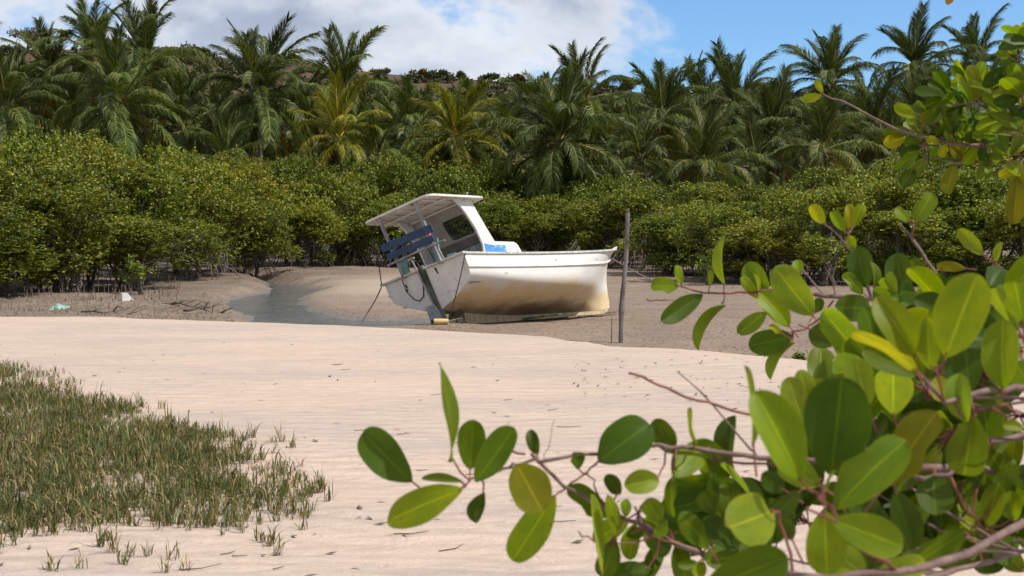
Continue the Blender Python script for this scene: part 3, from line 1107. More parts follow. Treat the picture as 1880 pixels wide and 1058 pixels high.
# ------------------------------------------------------------------ the stranded boat
def build_hull_mat():
    m, t = new_mat('hull_paint')
    oc = t.add('ShaderNodeTexCoord').outputs['Object']
    z = t.add('ShaderNodeSeparateXYZ', {0: oc}).outputs[2]
    x = t.add('ShaderNodeSeparateXYZ', {0: oc}).outputs[0]
    n1 = t.noise(t.mapping(oc, scale=(0.8, 0.8, 1.6)), 2.2, 6, 0.6)
    n2 = t.noise(oc, 16.0, 6, 0.7)
    n3 = t.noise(t.mapping(oc, scale=(1, 1, 0.12)), 10.0, 5, 0.7)
    zz = t.math('ADD', z, t.math('ADD', t.math('MULTIPLY', t.math('SUBTRACT', n1, 0.5), 0.50), t.math('MULTIPLY', t.math('SUBTRACT', n2, 0.5), 0.16)))
    white = t.mix(t.smooth(n1, 0.3, 0.7), (0.70, 0.685, 0.65), (0.62, 0.605, 0.57))
    # yellow brown tide stain on the underwater body, darker growth towards the keel
    stain = t.smooth(zz, 0.66, 0.40)
    col = t.mix(stain, white, t.mix(t.smooth(n2, 0.3, 0.7), (0.62, 0.50, 0.31), (0.50, 0.375, 0.20)))
    slime = t.math('MULTIPLY', t.smooth(zz, 0.36, 0.14), t.smooth(x, 5.1, 4.3))
    col = t.mix(t.math('MULTIPLY', slime, 0.85), col, t.mix(t.smooth(n2, 0.3, 0.7), (0.15, 0.10, 0.055), (0.085, 0.06, 0.036)))
    foul = t.math('MULTIPLY', t.smooth(zz, 0.16, 0.02), t.smooth(n2, 0.3, 0.6))
    col = t.mix(t.math('MULTIPLY', foul, 0.8), col, (0.06, 0.05, 0.04))
    col = t.mix(t.math('MULTIPLY', t.smooth(n3, 0.58, 0.76), 0.22), col, (0.42, 0.36, 0.27))
    chip = t.noise(oc, 7.5, 8, 0.75)
    col = t.mix(t.math('MULTIPLY', t.smooth(chip, 0.66, 0.70), 0.75), col, (0.22, 0.21, 0.19))
    t.out(principled(t, col, 0.42, 0.4, bump(t, n2, 0.12, 0.004)))
    MAT['hull_paint'] = m


build_hull_mat()
mat_simple('boat_white', (0.58, 0.57, 0.54), (0.68, 0.67, 0.635), 3, 0.5, 0.35, 0.15, 0.003, (0.52, 0.50, 0.46))
mat_simple('transom_paint', (0.60, 0.585, 0.56), (0.68, 0.665, 0.635), 2.2, 0.5, 0.35, 0.15, 0.003, (0.46, 0.43, 0.39))
mat_simple('shaded_panel', (0.23, 0.215, 0.19), (0.31, 0.29, 0.255), 3, 0.6, 0.3, 0.2, 0.003, (0.24, 0.20, 0.17))  # grey windscreen panel, darkened to paint in the wheelhouse's inside shade
mat_simple('scuff', (0.30, 0.28, 0.26), (0.62, 0.61, 0.58), 40, 0.7, 0.2)
mat_simple('rust', (0.42, 0.25, 0.12), (0.66, 0.58, 0.48), 25, 0.8, 0.2)
mat_simple('dark_panel', (0.10, 0.095, 0.085), (0.15, 0.14, 0.125), 4, 0.6, 0.3, 0.2, 0.003)
mat_simple('gunwale_wood', (0.38, 0.38, 0.34), (0.56, 0.55, 0.50), 9, 0.8, 0.2, 0.5, 0.004, (0.17, 0.15, 0.12))
mat_simple('blue_board', (0.018, 0.040, 0.088), (0.028, 0.062, 0.132), 6, 0.55, 0.3, 0.3, 0.003, (0.05, 0.06, 0.07))
mat_simple('grey_timber', (0.17, 0.17, 0.18), (0.29, 0.29, 0.30), 7, 0.85, 0.2, 0.5, 0.004, (0.09, 0.085, 0.08), (1, 1, .25))
mat_simple('green_bracket', (0.09, 0.20, 0.18), (0.15, 0.29, 0.26), 8, 0.7, 0.3, 0.3, 0.003, (0.05, 0.07, 0.06))
mat_simple('rudder_plank', (0.05, 0.055, 0.045), (0.15, 0.17, 0.145), 5, 0.85, 0.2, 0.6, 0.005, (0.02, 0.018, 0.015), (1, 1, .3))
mat_simple('rudder_blade', (0.19, 0.22, 0.235), (0.30, 0.33, 0.34), 6, 0.75, 0.2, 0.5, 0.005, (0.14, 0.12, 0.09))
mat_simple('skeg_paint', (0.33, 0.26, 0.15), (0.50, 0.41, 0.25), 10, 0.8, 0.2, 0.6, 0.006, (0.11, 0.085, 0.055))
mat_simple('bronze', (0.10, 0.085, 0.07), (0.19, 0.16, 0.11), 9, 0.6, 0.4)
mat_simple('steel_pipe', (0.16, 0.16, 0.16), (0.30, 0.29, 0.28), 11, 0.55, 0.5)
mat_simple('black_trim', (0.012, 0.012, 0.012), (0.03, 0.03, 0.03), 9, 0.6, 0.3)
mat_simple('rope', (0.035, 0.033, 0.03), (0.09, 0.085, 0.075), 30, 0.9, 0.1)
mat_simple('pale_rope', (0.22, 0.20, 0.17), (0.33, 0.30, 0.26), 30, 0.9, 0.1)
mat_simple('red_cloth', (0.42, 0.11, 0.10), (0.55, 0.22, 0.20), 12, 0.8, 0.1)
mat_simple('float_yellow', (0.55, 0.40, 0.14), (0.66, 0.50, 0.22), 7, 0.6, 0.3, .3, .004, (0.40, 0.29, 0.12))
mat_simple('weathered_pole', (0.08, 0.068, 0.062), (0.21, 0.185, 0.17), 6, 0.9, 0.1, 0.9, 0.012, (0.06, 0.05, 0.05), (1, 1, 0.3))


def build_canopy_mat():
    m, t = new_mat('canopy_grp')
    oc = t.add('ShaderNodeTexCoord').outputs['Object']
    n1 = t.noise(oc, 2.5, 6, 0.65)
    n2 = t.noise(t.mapping(oc, scale=(1, 1, .1)), 4.2, 7, 0.7)
    col = t.mix(t.smooth(n1, 0.35, 0.65), (0.56, 0.51, 0.44), (0.68, 0.64, 0.58))
    col = t.mix(t.math('MULTIPLY', t.smooth(n2, 0.57, 0.64), 0.85), col, (0.15, 0.09, 0.06))
    t.out(principled(t, col, 0.55, 0.3, bump(t, n1, 0.15, 0.004)))
    MAT['canopy_grp'] = m


def build_blue_panel_mat():
    m, t = new_mat('worn_blue_paint')
    oc = t.add('ShaderNodeTexCoord').outputs['Object']
    n1 = t.noise(oc, 7.0, 8, 0.75)
    n2 = t.noise(oc, 2.5, 4, 0.6)
    col = t.mix(t.smooth(n2, .3, .7), (0.045, 0.20, 0.50), (0.08, 0.28, 0.58))
    col = t.mix(t.smooth(n1, 0.57, 0.61), col, (0.66, 0.67, 0.67))
    t.out(principled(t, col, 0.5, 0.35))
    MAT['worn_blue_paint'] = m


def build_glass_mat():
    m, t = new_mat('window_glass')
    tr = t.add('ShaderNodeBsdfTransparent', {'Color': (0.80, 0.85, 0.84, 1)}).outputs[0]
    gl = t.add('ShaderNodeBsdfGlossy', {'Color': (0.9, 0.9, 0.9, 1), 'Roughness': 0.04}).outputs[0]
    s = t.add('ShaderNodeMixShader', {0: 0.05, 1: tr, 2: gl}).outputs[0]
    t.out(s)
    MAT['window_glass'] = m


build_canopy_mat(); build_blue_panel_mat(); build_glass_mat()

BOAT = empty('fishing_boat', (-1.52, 27.36, -0.09))
BOAT.rotation_euler = (-0.28, 0.0, 0.80)
tag(BOAT, 'white wooden fishing boat with canopy and blue bench, heeled over on the mud', 'boat')
BL = 5.92
HT = np.array([0, .15, .35, .55, .72, .86, .95, 1.0])
HC = {
    'ys': [1.20, 1.245, 1.265, 1.225, 1.05, .70, .34, .045], 'zs': [1.13, 1.10, 1.085, 1.10, 1.16, 1.27, 1.38, 1.47],
    'yk': [1.185, 1.235, 1.255, 1.21, 1.02, .63, .27, .04],
    'yb': [1.09, 1.15, 1.16, 1.07, .81, .42, .15, .035], 'zb': [.69, .60, .51, .48, .52, .60, .66, .70],
    'ym': [.60, .63, .60, .52, .36, .17, .07, .03], 'zm': [.46, .35, .26, .23, .25, .30, .34, .36],
    'z0': [.30, .20, .12, .10, .10, .10, .11, .14],
}


def hc(k, t):
    """smooth interpolation over the stations"""
    v = HC[k]
    i = int(np.searchsorted(HT, t) - 1); i = min(max(i, 0), len(HT) - 2)
    p0, p1, p2, p3 = v[max(i - 1, 0)], v[i], v[i + 1], v[min(i + 2, len(v) - 1)]
    t0, t1, t2, t3 = HT[max(i - 1, 0)], HT[i], HT[i + 1], HT[min(i + 2, len(v) - 1)]
    h = t2 - t1; s = (t - t1) / h
    m1 = (p2 - p0) / max(t2 - t0, 1e-6); m2 = (p3 - p1) / max(t3 - t1, 1e-6)
    return (2 * s**3 - 3 * s**2 + 1) * p1 + (s**3 - 2 * s**2 + s) * h * m1 + (-2 * s**3 + 3 * s**2) * p2 + (s**3 - s**2) * h * m2


def stem_x(z):
    return float(np.interp(z, [0.0, 0.12, 0.3, 0.7, 1.0, 1.2, 1.35, 1.5], [5.16, 5.27, 5.33, 5.37, 5.46, 5.58, 5.73, 5.92]))


def hx(t, z):
    aft = -0.29 * (z - 1.13)
    k = (1 - t) ** 1.2
    return aft * k + t * stem_x(z)


def section(t, off=0.0):
    ys_, zs_, yk_ = hc('ys', t), hc('zs', t), hc('yk', t)
    c = [(ys_, zs_), (yk_, zs_ - 0.25), (hc('yb', t), hc('zb', t)), (hc('ym', t), hc('zm', t)), (0.045, hc('z0', t))]
    # Catmull-Rom through the five control points
    pts = [(2 * c[0][0] - c[1][0], 2 * c[0][1] - c[1][1])] + c + [(2 * c[4][0] - c[3][0], 2 * c[4][1] - c[3][1])]
    out = []
    for i in range(1, 5):
        for q in range(5):
            s = q / 5
            r = []
            for a in (0, 1):
                p0, p1, p2, p3 = pts[i - 1][a], pts[i][a], pts[i + 1][a], pts[i + 2][a]
                r.append(0.5 * (2 * p1 + (p2 - p0) * s + (2 * p0 - 5 * p1 + 4 * p2 - p3) * s**2 + (3 * p1 - p0 - 3 * p2 + p3) * s**3))
            out.append((max(r[0] - off, 0.012), r[1]))
    out.append((0.045, hc('z0', t)))
    return out


def hull_side(sgn, off, tmax=1.0, ns=34, top_only=False):
    V = []; F = []
    ts = np.linspace(0, tmax, ns)
    for t in ts:
        s = section(t, off)
        V += [(hx(t, z), sgn * y, z) for y, z in s]
    m = 21
    for i in range(ns - 1):
        for j in range(m - 1):
            a = i * m + j
            f = (a, a + 1, a + m + 1, a + m)
            F.append(f if sgn < 0 else f[::-1])
    return V, F


mb = MB()
for sgn in (-1, 1):
    V, F = hull_side(sgn, 0.0)
    mb.add(V, F)
# stem face and keel bottom close the shell
s1 = section(1.0)
V = []
for y, z in s1:
    V += [(hx(1, z), -y, z), (hx(1, z), y, z)]
mb.add(V, [(2 * k, 2 * k + 1, 2 * k + 3, 2 * k + 2) for k in range(20)])
V = []
for t in np.linspace(0, 1, 34):
    z = hc('z0', t)
    V += [(hx(t, z), -0.045, z), (hx(t, z), 0.045, z)]
mb.add(V, [(2 * k, 2 * k + 2, 2 * k + 3, 2 * k + 1) for k in range(33)])
hull = mb.build('hull', MAT['hull_paint'], BOAT, True)
hull['label'] = 'white hull with yellow brown tide stain below'
# transom
s0 = section(0.0)
poly = [(hx(0, z) - 0.002, -y, z) for y, z in s0] + [(hx(0, z) - 0.002, y, z) for y, z in reversed(s0)]
mb = MB()
mb.prism(poly, (0.035, 0, 0))
mb.build('transom', MAT['transom_paint'], BOAT)
# inner lining and decks
mb = MB()
for sgn in (-1, 1):
    V, F = hull_side(sgn, 0.05, 0.97, 24)
    mb.add(V, [f[::-1] for f in F])
mb.build('inner_lining', MAT['boat_white'], BOAT, True)


def deck(name, t0, t1, dz, mat, inset=0.055, n=16, crown_=0.03):
    mb = MB()
    V = []
    for t in np.linspace(t0, t1, n):
        y = max(hc('ys', t) - inset, 0.01); z = hc('zs', t) + dz
        for q in np.linspace(-1, 1, 7):
            V.append((hx(t, z), q * y, z + crown_ * (1 - q * q)))
    F = []
    for i in range(n - 1):
        for j in range(6):
            a = i * 7 + j
            F.append((a, a + 7, a + 8, a + 1))
    mb.add(V, F)
    return mb.build(name, mat, BOAT, True)


deck('foredeck', 0.30, 0.985, -0.05, MAT['boat_white'])
mb = MB()
V = []
for t in np.linspace(0.01, 0.31, 6):
    V += [(hx(t, 0.6), -1.05, 0.6), (hx(t, 0.6), 1.05, 0.6)]
mb.add(V, [(2 * k, 2 * k + 2, 2 * k + 3, 2 * k + 1) for k in range(5)])
mb.build('cockpit_floor', MAT['grey_timber'], BOAT)
# gunwale caps, rub rails
for sgn in (-1, 1):
    for nm, mat, dz, wy, hz, oy in (('gunwale', 'gunwale_wood', 0.018, 0.085, 0.038, -0.012), ('rub_rail', 'boat_white', -0.235, 0.034, 0.045, 0.008)):
        mb = MB()
        V = []; F = []
        ts = np.linspace(0.0, 1.0, 40)
        for i, t in enumerate(ts):
            zc = hc('zs', t) + dz
            if nm == 'gunwale':
                yc = hc('ys', t) + oy
            else:
                sec = section(t); yc = float(np.interp(-zc, [-p[1] for p in sec], [p[0] for p in sec])) + oy
            for (a, b) in ((-wy / 2, -hz / 2), (wy / 2, -hz / 2), (wy / 2, hz / 2), (-wy / 2, hz / 2)):
                V.append((hx(t, zc) + (0.03 if t > .99 else 0) - (0.02 if i == 0 else 0), sgn * (yc + a), zc + b))
        for i in range(39):
            for k in range(4):
                a = i * 4 + k; b = i * 4 + (k + 1) % 4
                f = (a, b, b + 4, a + 4)
                F.append(f if sgn > 0 else f[::-1])
        F += [(0, 1, 2, 3), (156, 157, 158, 159)]
        mb.add(V, F)
        mb.build(nm, MAT[mat], BOAT)
mb = MB()
mb.beam((-0.02, -1.25, 1.145), (-0.02, 1.27, 1.145), 0.09, 0.045, (0, 0, 1), 0, 0.008)
mb.build('transom_cap', MAT['gunwale_wood'], BOAT)
mb = MB()
mb.prism([(5.82, -0.05, 1.46), (5.82, 0.05, 1.46), (6.02, 0.035, 1.53), (6.02, -0.035, 1.53)], (0, 0, 0.035))
mb.build('stem_cap', MAT['gunwale_wood'], BOAT)
# keel fin with its propeller aperture
mb = MB()
kp = [(0.82, 0.34), (0.86, -0.02), (2.2, -0.01), (3.8, 0.0), (5.05, 0.02), (5.2, 0.08), (5.25, 0.16), (4.0, 0.14), (2.4, 0.16), (1.5, 0.24)]
mb.prism([(x, -0.04, z) for x, z in kp], (0, 0.08, 0))
k_ = mb.build('keel', MAT['skeg_paint'], BOAT)
# propeller and shaft
mb = MB()
mb.tube([(0.55, 0, 0.14), (0.9, 0, 0.17)], 0.03, 8)
for q in range(3):
    a = q * 2.094 + 0.4
    c, s = math.cos(a), math.sin(a)
    P = []
    for r, w, tw in ((0.03, 0.03, 0.7), (0.1, 0.075, 0.5), (0.17, 0.07, 0.35), (0.21, 0.02, 0.3)):
        P.append([(0.62 + w * math.sin(tw) * sg, r * c - sg * w * s * math.cos(tw), 0.14 + r * s + sg * w * c * math.cos(tw)) for sg in (-1, 1)])
    V = [p for pr in P for p in pr]
    mb.add(V, [(2 * k, 2 * k + 1, 2 * k + 3, 2 * k + 2) for k in range(3)])
mb.build('propeller', MAT['bronze'], BOAT)
# rudder: raking plank, blade at its foot, steering pipe with a T handle
mb = MB()
mb.beam((-0.055, 0.0, 1.21), (0.33, 0.0, 0.05), 0.13, 0.07, (1, 0, 0.3), 0, 0.006)
rud = mb.build('rudder_plank', MAT['rudder_plank'], BOAT)
mb = MB()
mb.prism([(x, -0.03, z) for x, z in ((-0.10, 0.38), (0.08, 0.43), (0.26, 0.24), (0.31, 0.06), (-0.04, 0.04), (-0.06, 0.2))], (0, 0.06, 0))
mb.build('rudder_blade', MAT['rudder_blade'], BOAT)
mb = MB()
mb.tube([(-0.20, 0.06, 1.36), (0.30, 0.06, 0.10)], 0.022, 8)
mb.tube([(-0.20, -0.02, 1.375), (-0.20, 0.14, 1.365)], 0.026, 8)
mb.build('steering_pipe', MAT['steel_pipe'], BOAT)
# transom fittings: drain outlet, streaked scuppers
for (y, z, r) in ((-0.42, 0.60, 0.035),):
    x = hx(0, z) - 0.004
    mb = MB()
    mb.tube([(x + .01, y, z), (x - 0.05, y, z - 0.005)], [r, r * .9], 10)
    mb.build('drain_outlet', MAT['boat_white'], BOAT)
for (y, z, l) in ((-0.36, 1.08, 0.12), (0.60, 0.98, 0.07), (0.62, 0.90, 0.05)):
    x = hx(0, z) - 0.012
    mb = MB()
    mb.prism([(x, y, z), (x, y + 0.05, z), (hx(0, z - l) - .012, y + 0.02, z - l), (hx(0, z - l) - .012, y - 0.01, z - l)], (0.008, 0, 0))
    mb.build('rust_patch', MAT['black_trim'], BOAT)
for (t, z) in ((0.16, 0.86), (0.45, 0.955), (0.735, 1.04)):
    sec = section(t)
    y = float(np.interp(-z, [-p[1] for p in sec], [p[0] for p in sec]))
    mb = MB()
    mb.prism([(hx(t, z) - .035, -y - 0.004, z - .02), (hx(t, z) + .035, -y - 0.004, z - .02), (hx(t, z) + .035, -y - 0.004, z + .015), (hx(t, z) - .035, -y - 0.004, z + .015)], (0, 0.02, 0))
    mb.build('scupper', MAT['gunwale_wood'], BOAT)

for i_, (t, z, w, h, mt) in enumerate(((0.17, 0.72, 0.10, 0.07, 'scuff'), (0.44, 0.83, 0.03, 0.17, 'rust'), (0.30, 0.66, 0.02, 0.02, 'scuff'), (0.10, 0.60, 0.03, 0.03, 'scuff'), (0.62, 0.70, 0.05, 0.015, 'rust'))):
    r4 = random.Random(i_)
    P = []
    for a in range(11):
        th = a / 11 * 2 * PI
        rr_ = r4.uniform(.6, 1.1)
        zz_ = z + math.sin(th) * h / 2 * rr_
        tt = t + math.cos(th) * w / 2 * rr_ / 5.6
        sec = section(tt)
        yy = float(np.interp(-zz_, [-p[1] for p in sec], [p[0] for p in sec]))
        P.append((hx(tt, zz_), -yy - 0.0025, zz_))
    mb = MB()
    mb.prism(P, (0, 0.002, 0))
    mb.build('scuff_mark', MAT[mt], hull)

# canopy: slightly cambered slab with rounded corners, ribs beneath
CZ = lambda x, y: 2.37 + 0.03 * (1 - y * y) - 0.02 * x
cor = []
x0, x1, yh, rr = -0.43, 1.10, 1.02, 0.16
for (cx_, cy_, a0) in ((x1 - rr, yh - rr, 0), (x0 + rr, yh - rr, 90), (x0 + rr, -yh + rr, 180), (x1 - rr, -yh + rr, 270)):
    for q in range(5):
        a = math.radians(a0 + q * 22.5)
        cor.append((cx_ + rr * math.cos(a), cy_ + rr * math.sin(a)))
mb = MB()
n = len(cor)
V = [(x, y, CZ(x, y)) for x, y in cor] + [(x, y, CZ(x, y) - 0.042) for x, y in cor]
V += [(0.3 + (x - 0.3) * .5, y * .5, CZ(x, y * .5) + .01) for x, y in cor] + [(0.3 + (x - 0.3) * .5, y * .5, CZ(x, y * .5) - .045) for x, y in cor]
V += [(0.3, 0, CZ(0, 0) + .012), (0.3, 0, CZ(0, 0) - .04)]
F = [(k, n + k, n + (k + 1) % n, (k + 1) % n) for k in range(n)]
F += [(k, (k + 1) % n, 2 * n + (k + 1) % n, 2 * n + k) for k in range(n)]
F += [(n + (k + 1) % n, n + k, 3 * n + k, 3 * n + (k + 1) % n) for k in range(n)]
F += [(2 * n + k, 2 * n + (k + 1) % n, 4 * n) for k in range(n)] + [(3 * n + (k + 1) % n, 3 * n + k, 4 * n + 1) for k in range(n)]
mb.add(V, F)
can = mb.build('canopy', MAT['canopy_grp'], BOAT)
for y in (-0.72, -0.36, 0.0, 0.36, 0.72):
    mb = MB()
    mb.beam((x0 + .08, y, CZ(0, y) - 0.062), (x1 - .08, y, CZ(1, y) - 0.062), 0.035, 0.018)
    mb.build('rib', MAT['canopy_grp'], can)
for x in (0.05, 0.62):
    mb = MB()
    mb.beam((x, -0.93, CZ(x, .93) - 0.075), (x, 0.93, CZ(x, .93) - 0.075), 0.045, 0.03)
    mb.build('cross_beam', MAT['canopy_grp'], can)
mb = MB()
mb.tube([(0.75, -0.85, 2.40), (0.75, -0.85, 2.46), (0.80, -0.85, 2.46)], 0.012, 6)
mb.build('roof_fitting', MAT['steel_pipe'], can)
# stern posts
for y in (-0.57, 0.54):
    mb = MB()
    mb.beam((-0.40, y, 2.33), (-0.03, y, 1.10), 0.075, 0.055, (1, 0, 0.3), 0, 0.006)
    mb.build('stern_post', MAT['grey_timber'], BOAT)
# bench back: two blue boards, a pole under them, painted brackets
bench = []
for (xa, z0_, z1_, ya, yb) in ((-0.235, 1.685, 1.845, -0.79, 0.76), (-0.185, 1.51, 1.645, -0.72, 0.69)):
    mb = MB()
    zc = (z0_ + z1_) / 2
    mb.beam((xa - 0.05, ya, zc), (xa - 0.05, yb, zc), 0.03, z1_ - z0_, (-0.28, 0, 1), 0, 0.01)
    mb.build('bench_board', MAT['blue_board'], BOAT)
mb = MB()
mb.tube([(-0.19, 0.78, 1.43), (-0.20, 0.0, 1.455), (-0.19, -0.96, 1.465)], [0.024, 0.022, 0.02], 7)
mb.build('bench_pole', MAT['grey_timber'], BOAT)
for y, zt in ((0.47, 1.46), (-0.50, 1.62)):
    mb = MB()
    s = 1 if y > 0 else -1
    mb.prism([(-0.17, y - 0.02, zt), (-0.10, y - 0.16, zt - .02), (-0.06, y - 0.10, 1.30), (-0.03, y - 0.10, 1.165), (-0.03, y + 0.06, 1.165), (-0.12, y + 0.05, 1.36)], (0.035, 0, 0))
    mb.build('bracket', MAT['green_bracket'], BOAT)
mb = MB()
mb.prism([(0.02, -0.62, 1.17), (0.02, -0.52, 1.17), (-0.05, -0.50, 1.36), (-0.1, -0.55, 1.52), (-0.08, -0.62, 1.4)], (0.03, 0, 0))
mb.build('bracket', MAT['pale_rope'], BOAT)
mb = MB()
for (y, z, w) in ((-0.60, 1.66, 0.08), (-0.66, 1.47, 0.06), (-0.50, 1.60, .05)):
    x = -0.3 * (z - 1.1) - 0.06
    mb.prism([(x, y - w / 2, z - .03), (x, y + w / 2, z - .04), (x, y + w / 2, z + .035), (x, y - w / 2, z + .03)], (-0.02, 0, 0))
mb.build('cloth_scrap', MAT['red_cloth'], BOAT)
mb = MB()
mb.beam((-0.02, -0.78, 1.19), (0.0, -0.98, 1.18), 0.06, 0.06, (0, 0, 1), 0, .01)
mb.build('cleat', MAT['green_bracket'], BOAT)

# wheelhouse: raked side wings, a windscreen panel with one framed window, a trunk cabin before it
for y in (-0.87, 0.83):
    mb = MB()
    w = [(0.34, 2.33), (0.80, 2.33), (0.90, 2.12), (1.08, 1.76), (1.28, 1.40), (1.26, 1.05), (0.86, 1.05), (0.90, 1.40), (0.80, 1.72), (0.62, 2.02), (0.50, 2.18)]
    mb.prism([(x, y, z) for x, z in w], (0, 0.045, 0))
    mb.build('side_wing', MAT['boat_white'], BOAT)
mb = MB()


def scr(y, z, o=0.0):
    return (0.66 + (2.33 - z) * 0.60 + o, y, z)


yo0, yo1 = -0.822, 0.827
wy0, wy1, wz0, wz1 = -0.60, 0.05, 1.74, 2.10
outer = [scr(yo0, 1.40), scr(yo1, 1.40), scr(yo1, 2.32), scr(yo0, 2.32)]
r_ = 0.05
inner = []
for (cy_, cz_, a0) in ((wy0 + r_, wz0 + r_, 180), (wy1 - r_, wz0 + r_, 270), (wy1 - r_, wz1 - r_, 0), (wy0 + r_, wz1 - r_, 90)):
    for q in range(3):
        a = math.radians(a0 + 45 * q)
        inner.append((cy_ + r_ * math.cos(a), cz_ + r_ * math.sin(a)))
V = outer + [scr(y, z) for y, z in inner]
o_ = 4
F = []
for c in range(4):
    nc = (c + 1) % 4
    k = o_ + c * 3
    F += [(c, k + 1, k), (c, k + 2, k + 1)]
    F.append((c, nc, o_ + nc * 3, k + 2))
nb = len(V)
V2 = V + [(x + 0.035, y, z) for x, y, z in V]
F2 = F + [tuple(nb + i for i in reversed(f)) for f in F]
F2 += [(o_ + k, o_ + (k + 1) % 12, nb + o_ + (k + 1) % 12, nb + o_ + k) for k in range(12)]
mb.add(V2, F2)
wsc = mb.build('windscreen_panel', MAT['shaded_panel'], BOAT)
mb = MB()
mb.prism([scr(yo0 + .02, 1.44, -0.008), scr(yo1 - .02, 1.44, -0.008), scr(yo1 - .02, 1.68, -0.008), scr(yo0 + .02, 1.68, -0.008)], (0.006, 0, 0))
mb.build('lower_panel', MAT['dark_panel'], wsc)
mb = MB()
ring = [Vector(scr(y, z, 0.012)) for y, z in inner]
mb.tube(ring + [ring[0]], 0.016, 6, 0, False)
mb.build('window_frame', MAT['black_trim'], wsc)
mb = MB()
mb.add([scr(y, z, 0.016) for y, z in inner], [tuple(range(12))])
mb.build('pane', MAT['window_glass'], wsc)
mb = MB()
mb.prism([(1.10, yo0, 1.06), (1.10, yo1, 1.06), (1.10, yo1, 1.50), (1.10, yo0, 1.50)], (0.03, 0, 0))
mb.build('dash_panel', MAT['grey_timber'], BOAT)
# trunk cabin
mb = MB()
tp = [(1.135, 1.04), (1.135, 1.46), (1.20, 1.49), (1.88, 1.47), (1.96, 1.42), (2.14, 1.05)]
V = []
for x, z in tp:
    f = 0.80 - 0.03 * (z - 1.05)
    V += [(x, -f, z), (x, f, z)]
F = [(2 * k, 2 * k + 2, 2 * k + 3, 2 * k + 1) for k in range(5)] + [tuple(2 * k for k in range(5, -1, -1)), tuple(2 * k + 1 for k in range(6))]
mb.add(V, F)
trunk_c = mb.build('trunk_cabin', MAT['boat_white'], BOAT)
mb = MB()
for (xa, xb, za, zb) in ((0.935, 1.27, 1.07, 1.42),):
    mb.prism([(xa, -0.874, za), (xb, -0.874, za), (xb, -0.874, zb - .05), (xa, -0.874, zb)], (0, 0.003, 0))
mb.build('paint_patch', MAT['worn_blue_paint'], BOAT)['label'] = 'worn blue paint patch'
mb = MB()
mb.prism([(1.285, -0.806, 1.08), (1.62, -0.806, 1.08), (1.60, -0.794, 1.40), (1.285, -0.794, 1.42)], (0, 0.004, 0))
mb.build('paint_patch', MAT['worn_blue_paint'], trunk_c)['label'] = 'worn blue and white lettering panel'
for (xa, xb) in ((1.70, 1.90),):
    mb = MB()
    ring = [(xa, -0.803, 1.14), (xb + .05, -0.803, 1.14), (xb, -0.79, 1.38), (xa, -0.79, 1.38)]
    mb.tube([Vector(p) for p in ring + [ring[0]]], 0.005, 4, 0, False)
    mb.tube([Vector((xa + .12, -0.80, 1.18)), Vector((xa + .12, -0.79, 1.34))], 0.004, 4)
    mb.build('hatch_outline', MAT['grey_timber'], trunk_c)
mb = MB()
mb.prism([(1.25, -0.45, 1.495), (1.85, -0.45, 1.475), (1.85, 0.45, 1.475), (1.25, 0.45, 1.495)], (0, 0, 0.05))
mb.build('hatch', MAT['boat_white'], trunk_c)
# ropes made fast to the boat
BM = Matrix.Translation(BOAT.location) @ BOAT.rotation_euler.to_matrix().to_4x4()
BMi = BM.inverted()


def sag(a, b, s, n=12):
    a, b = Vector(a), Vector(b)
    return [a + (b - a) * (k / n) - Vector((0, 0, s * 4 * (k / n) * (1 - k / n))) for k in range(n + 1)]


def boat_rope(pts, r, mat='rope'):
    mb = MB()
    mb.tube(pts, r, 5)
    return mb.build('rope', MAT[mat], BOAT)


lo = BMi @ at(822, 590, 27.0)
boat_rope(sag((0.0, -1.25, 1.14), lo, 0.06), 0.011)
boat_rope([(-0.30, 0.96, 1.95), (-0.14, 1.10, 1.5), (-0.06, 1.22, 1.14)], 0.012)
boat_rope(sag((-0.06, 1.24, 1.10), BMi @ on(676, 572, -0.14), 0.03), 0.013)
boat_rope([(-0.05, .60, 1.10), (0.02, 0.62, 0.85), (0.11, 0.54, 0.66), (0.14, 0.42, 0.60), (0.12, 0.26, 0.66), (0.05, 0.12, 0.90), (-0.06, 0.06, 1.12)], 0.011)

# the mooring line runs from the bow to a stake hidden beyond the pole
bow = BM @ Vector((5.72, 0.0, 1.32))
line_end = on(1275, 540, -0.13)
mb = MB()
mb.tube(sag(bow, line_end, 0.12, 20), 0.012, 5)
ml = mb.build('mooring_line', MAT['pale_rope'])
tag(ml, 'thin pale mooring line running from the bow past the pole', 'rope')

# float, plank under the bow, pole
fl = empty('yellow_float', at(810, 593, 27.0))
fl.location.z = float(mud_z(fl.location.x, fl.location.y)) + 0.045
a_ = on(797, 594, -0.08); b_ = on(823, 594, -0.08)
mb = MB()
hl = (b_ - a_).length / 2
mb.tube([(-hl, 0, 0.01), (-hl * .96, 0, 0.01), (0, 0, 0.012), (hl * .96, 0, 0.01), (hl, 0, 0.01)], [0.04, 0.055, 0.057, 0.055, 0.04], 12)
mb.build('float_body', MAT['float_yellow'], fl)
mb = MB()
mb.tube([(-hl * 1.02, 0, 0.01), (-hl * 1.25, 0.02, 0.0)], 0.035, 8)
mb.build('end_cap', MAT['black_trim'], fl)
tag(fl, 'yellow cylindrical float lying at the foot of the rudder', 'float')


def plank(name, p, q, w, h, mat, label, cat, lift=0.0):
    p = Vector(p); q = Vector(q)
    o = empty(name, (p + q) / 2)
    d = (q - p) / 2
    mb = MB()
    mb.beam(-d, d, w, h, (0, 0, 1), 0, 0.006)
    # a split end
    mb.beam(d * 0.98, d * 1.08 + Vector((0, 0.03, 0)), w * .4, h * .7)
    b = mb.build('plank_body', MAT[mat], o)
    tag(o, label, cat)
    return o


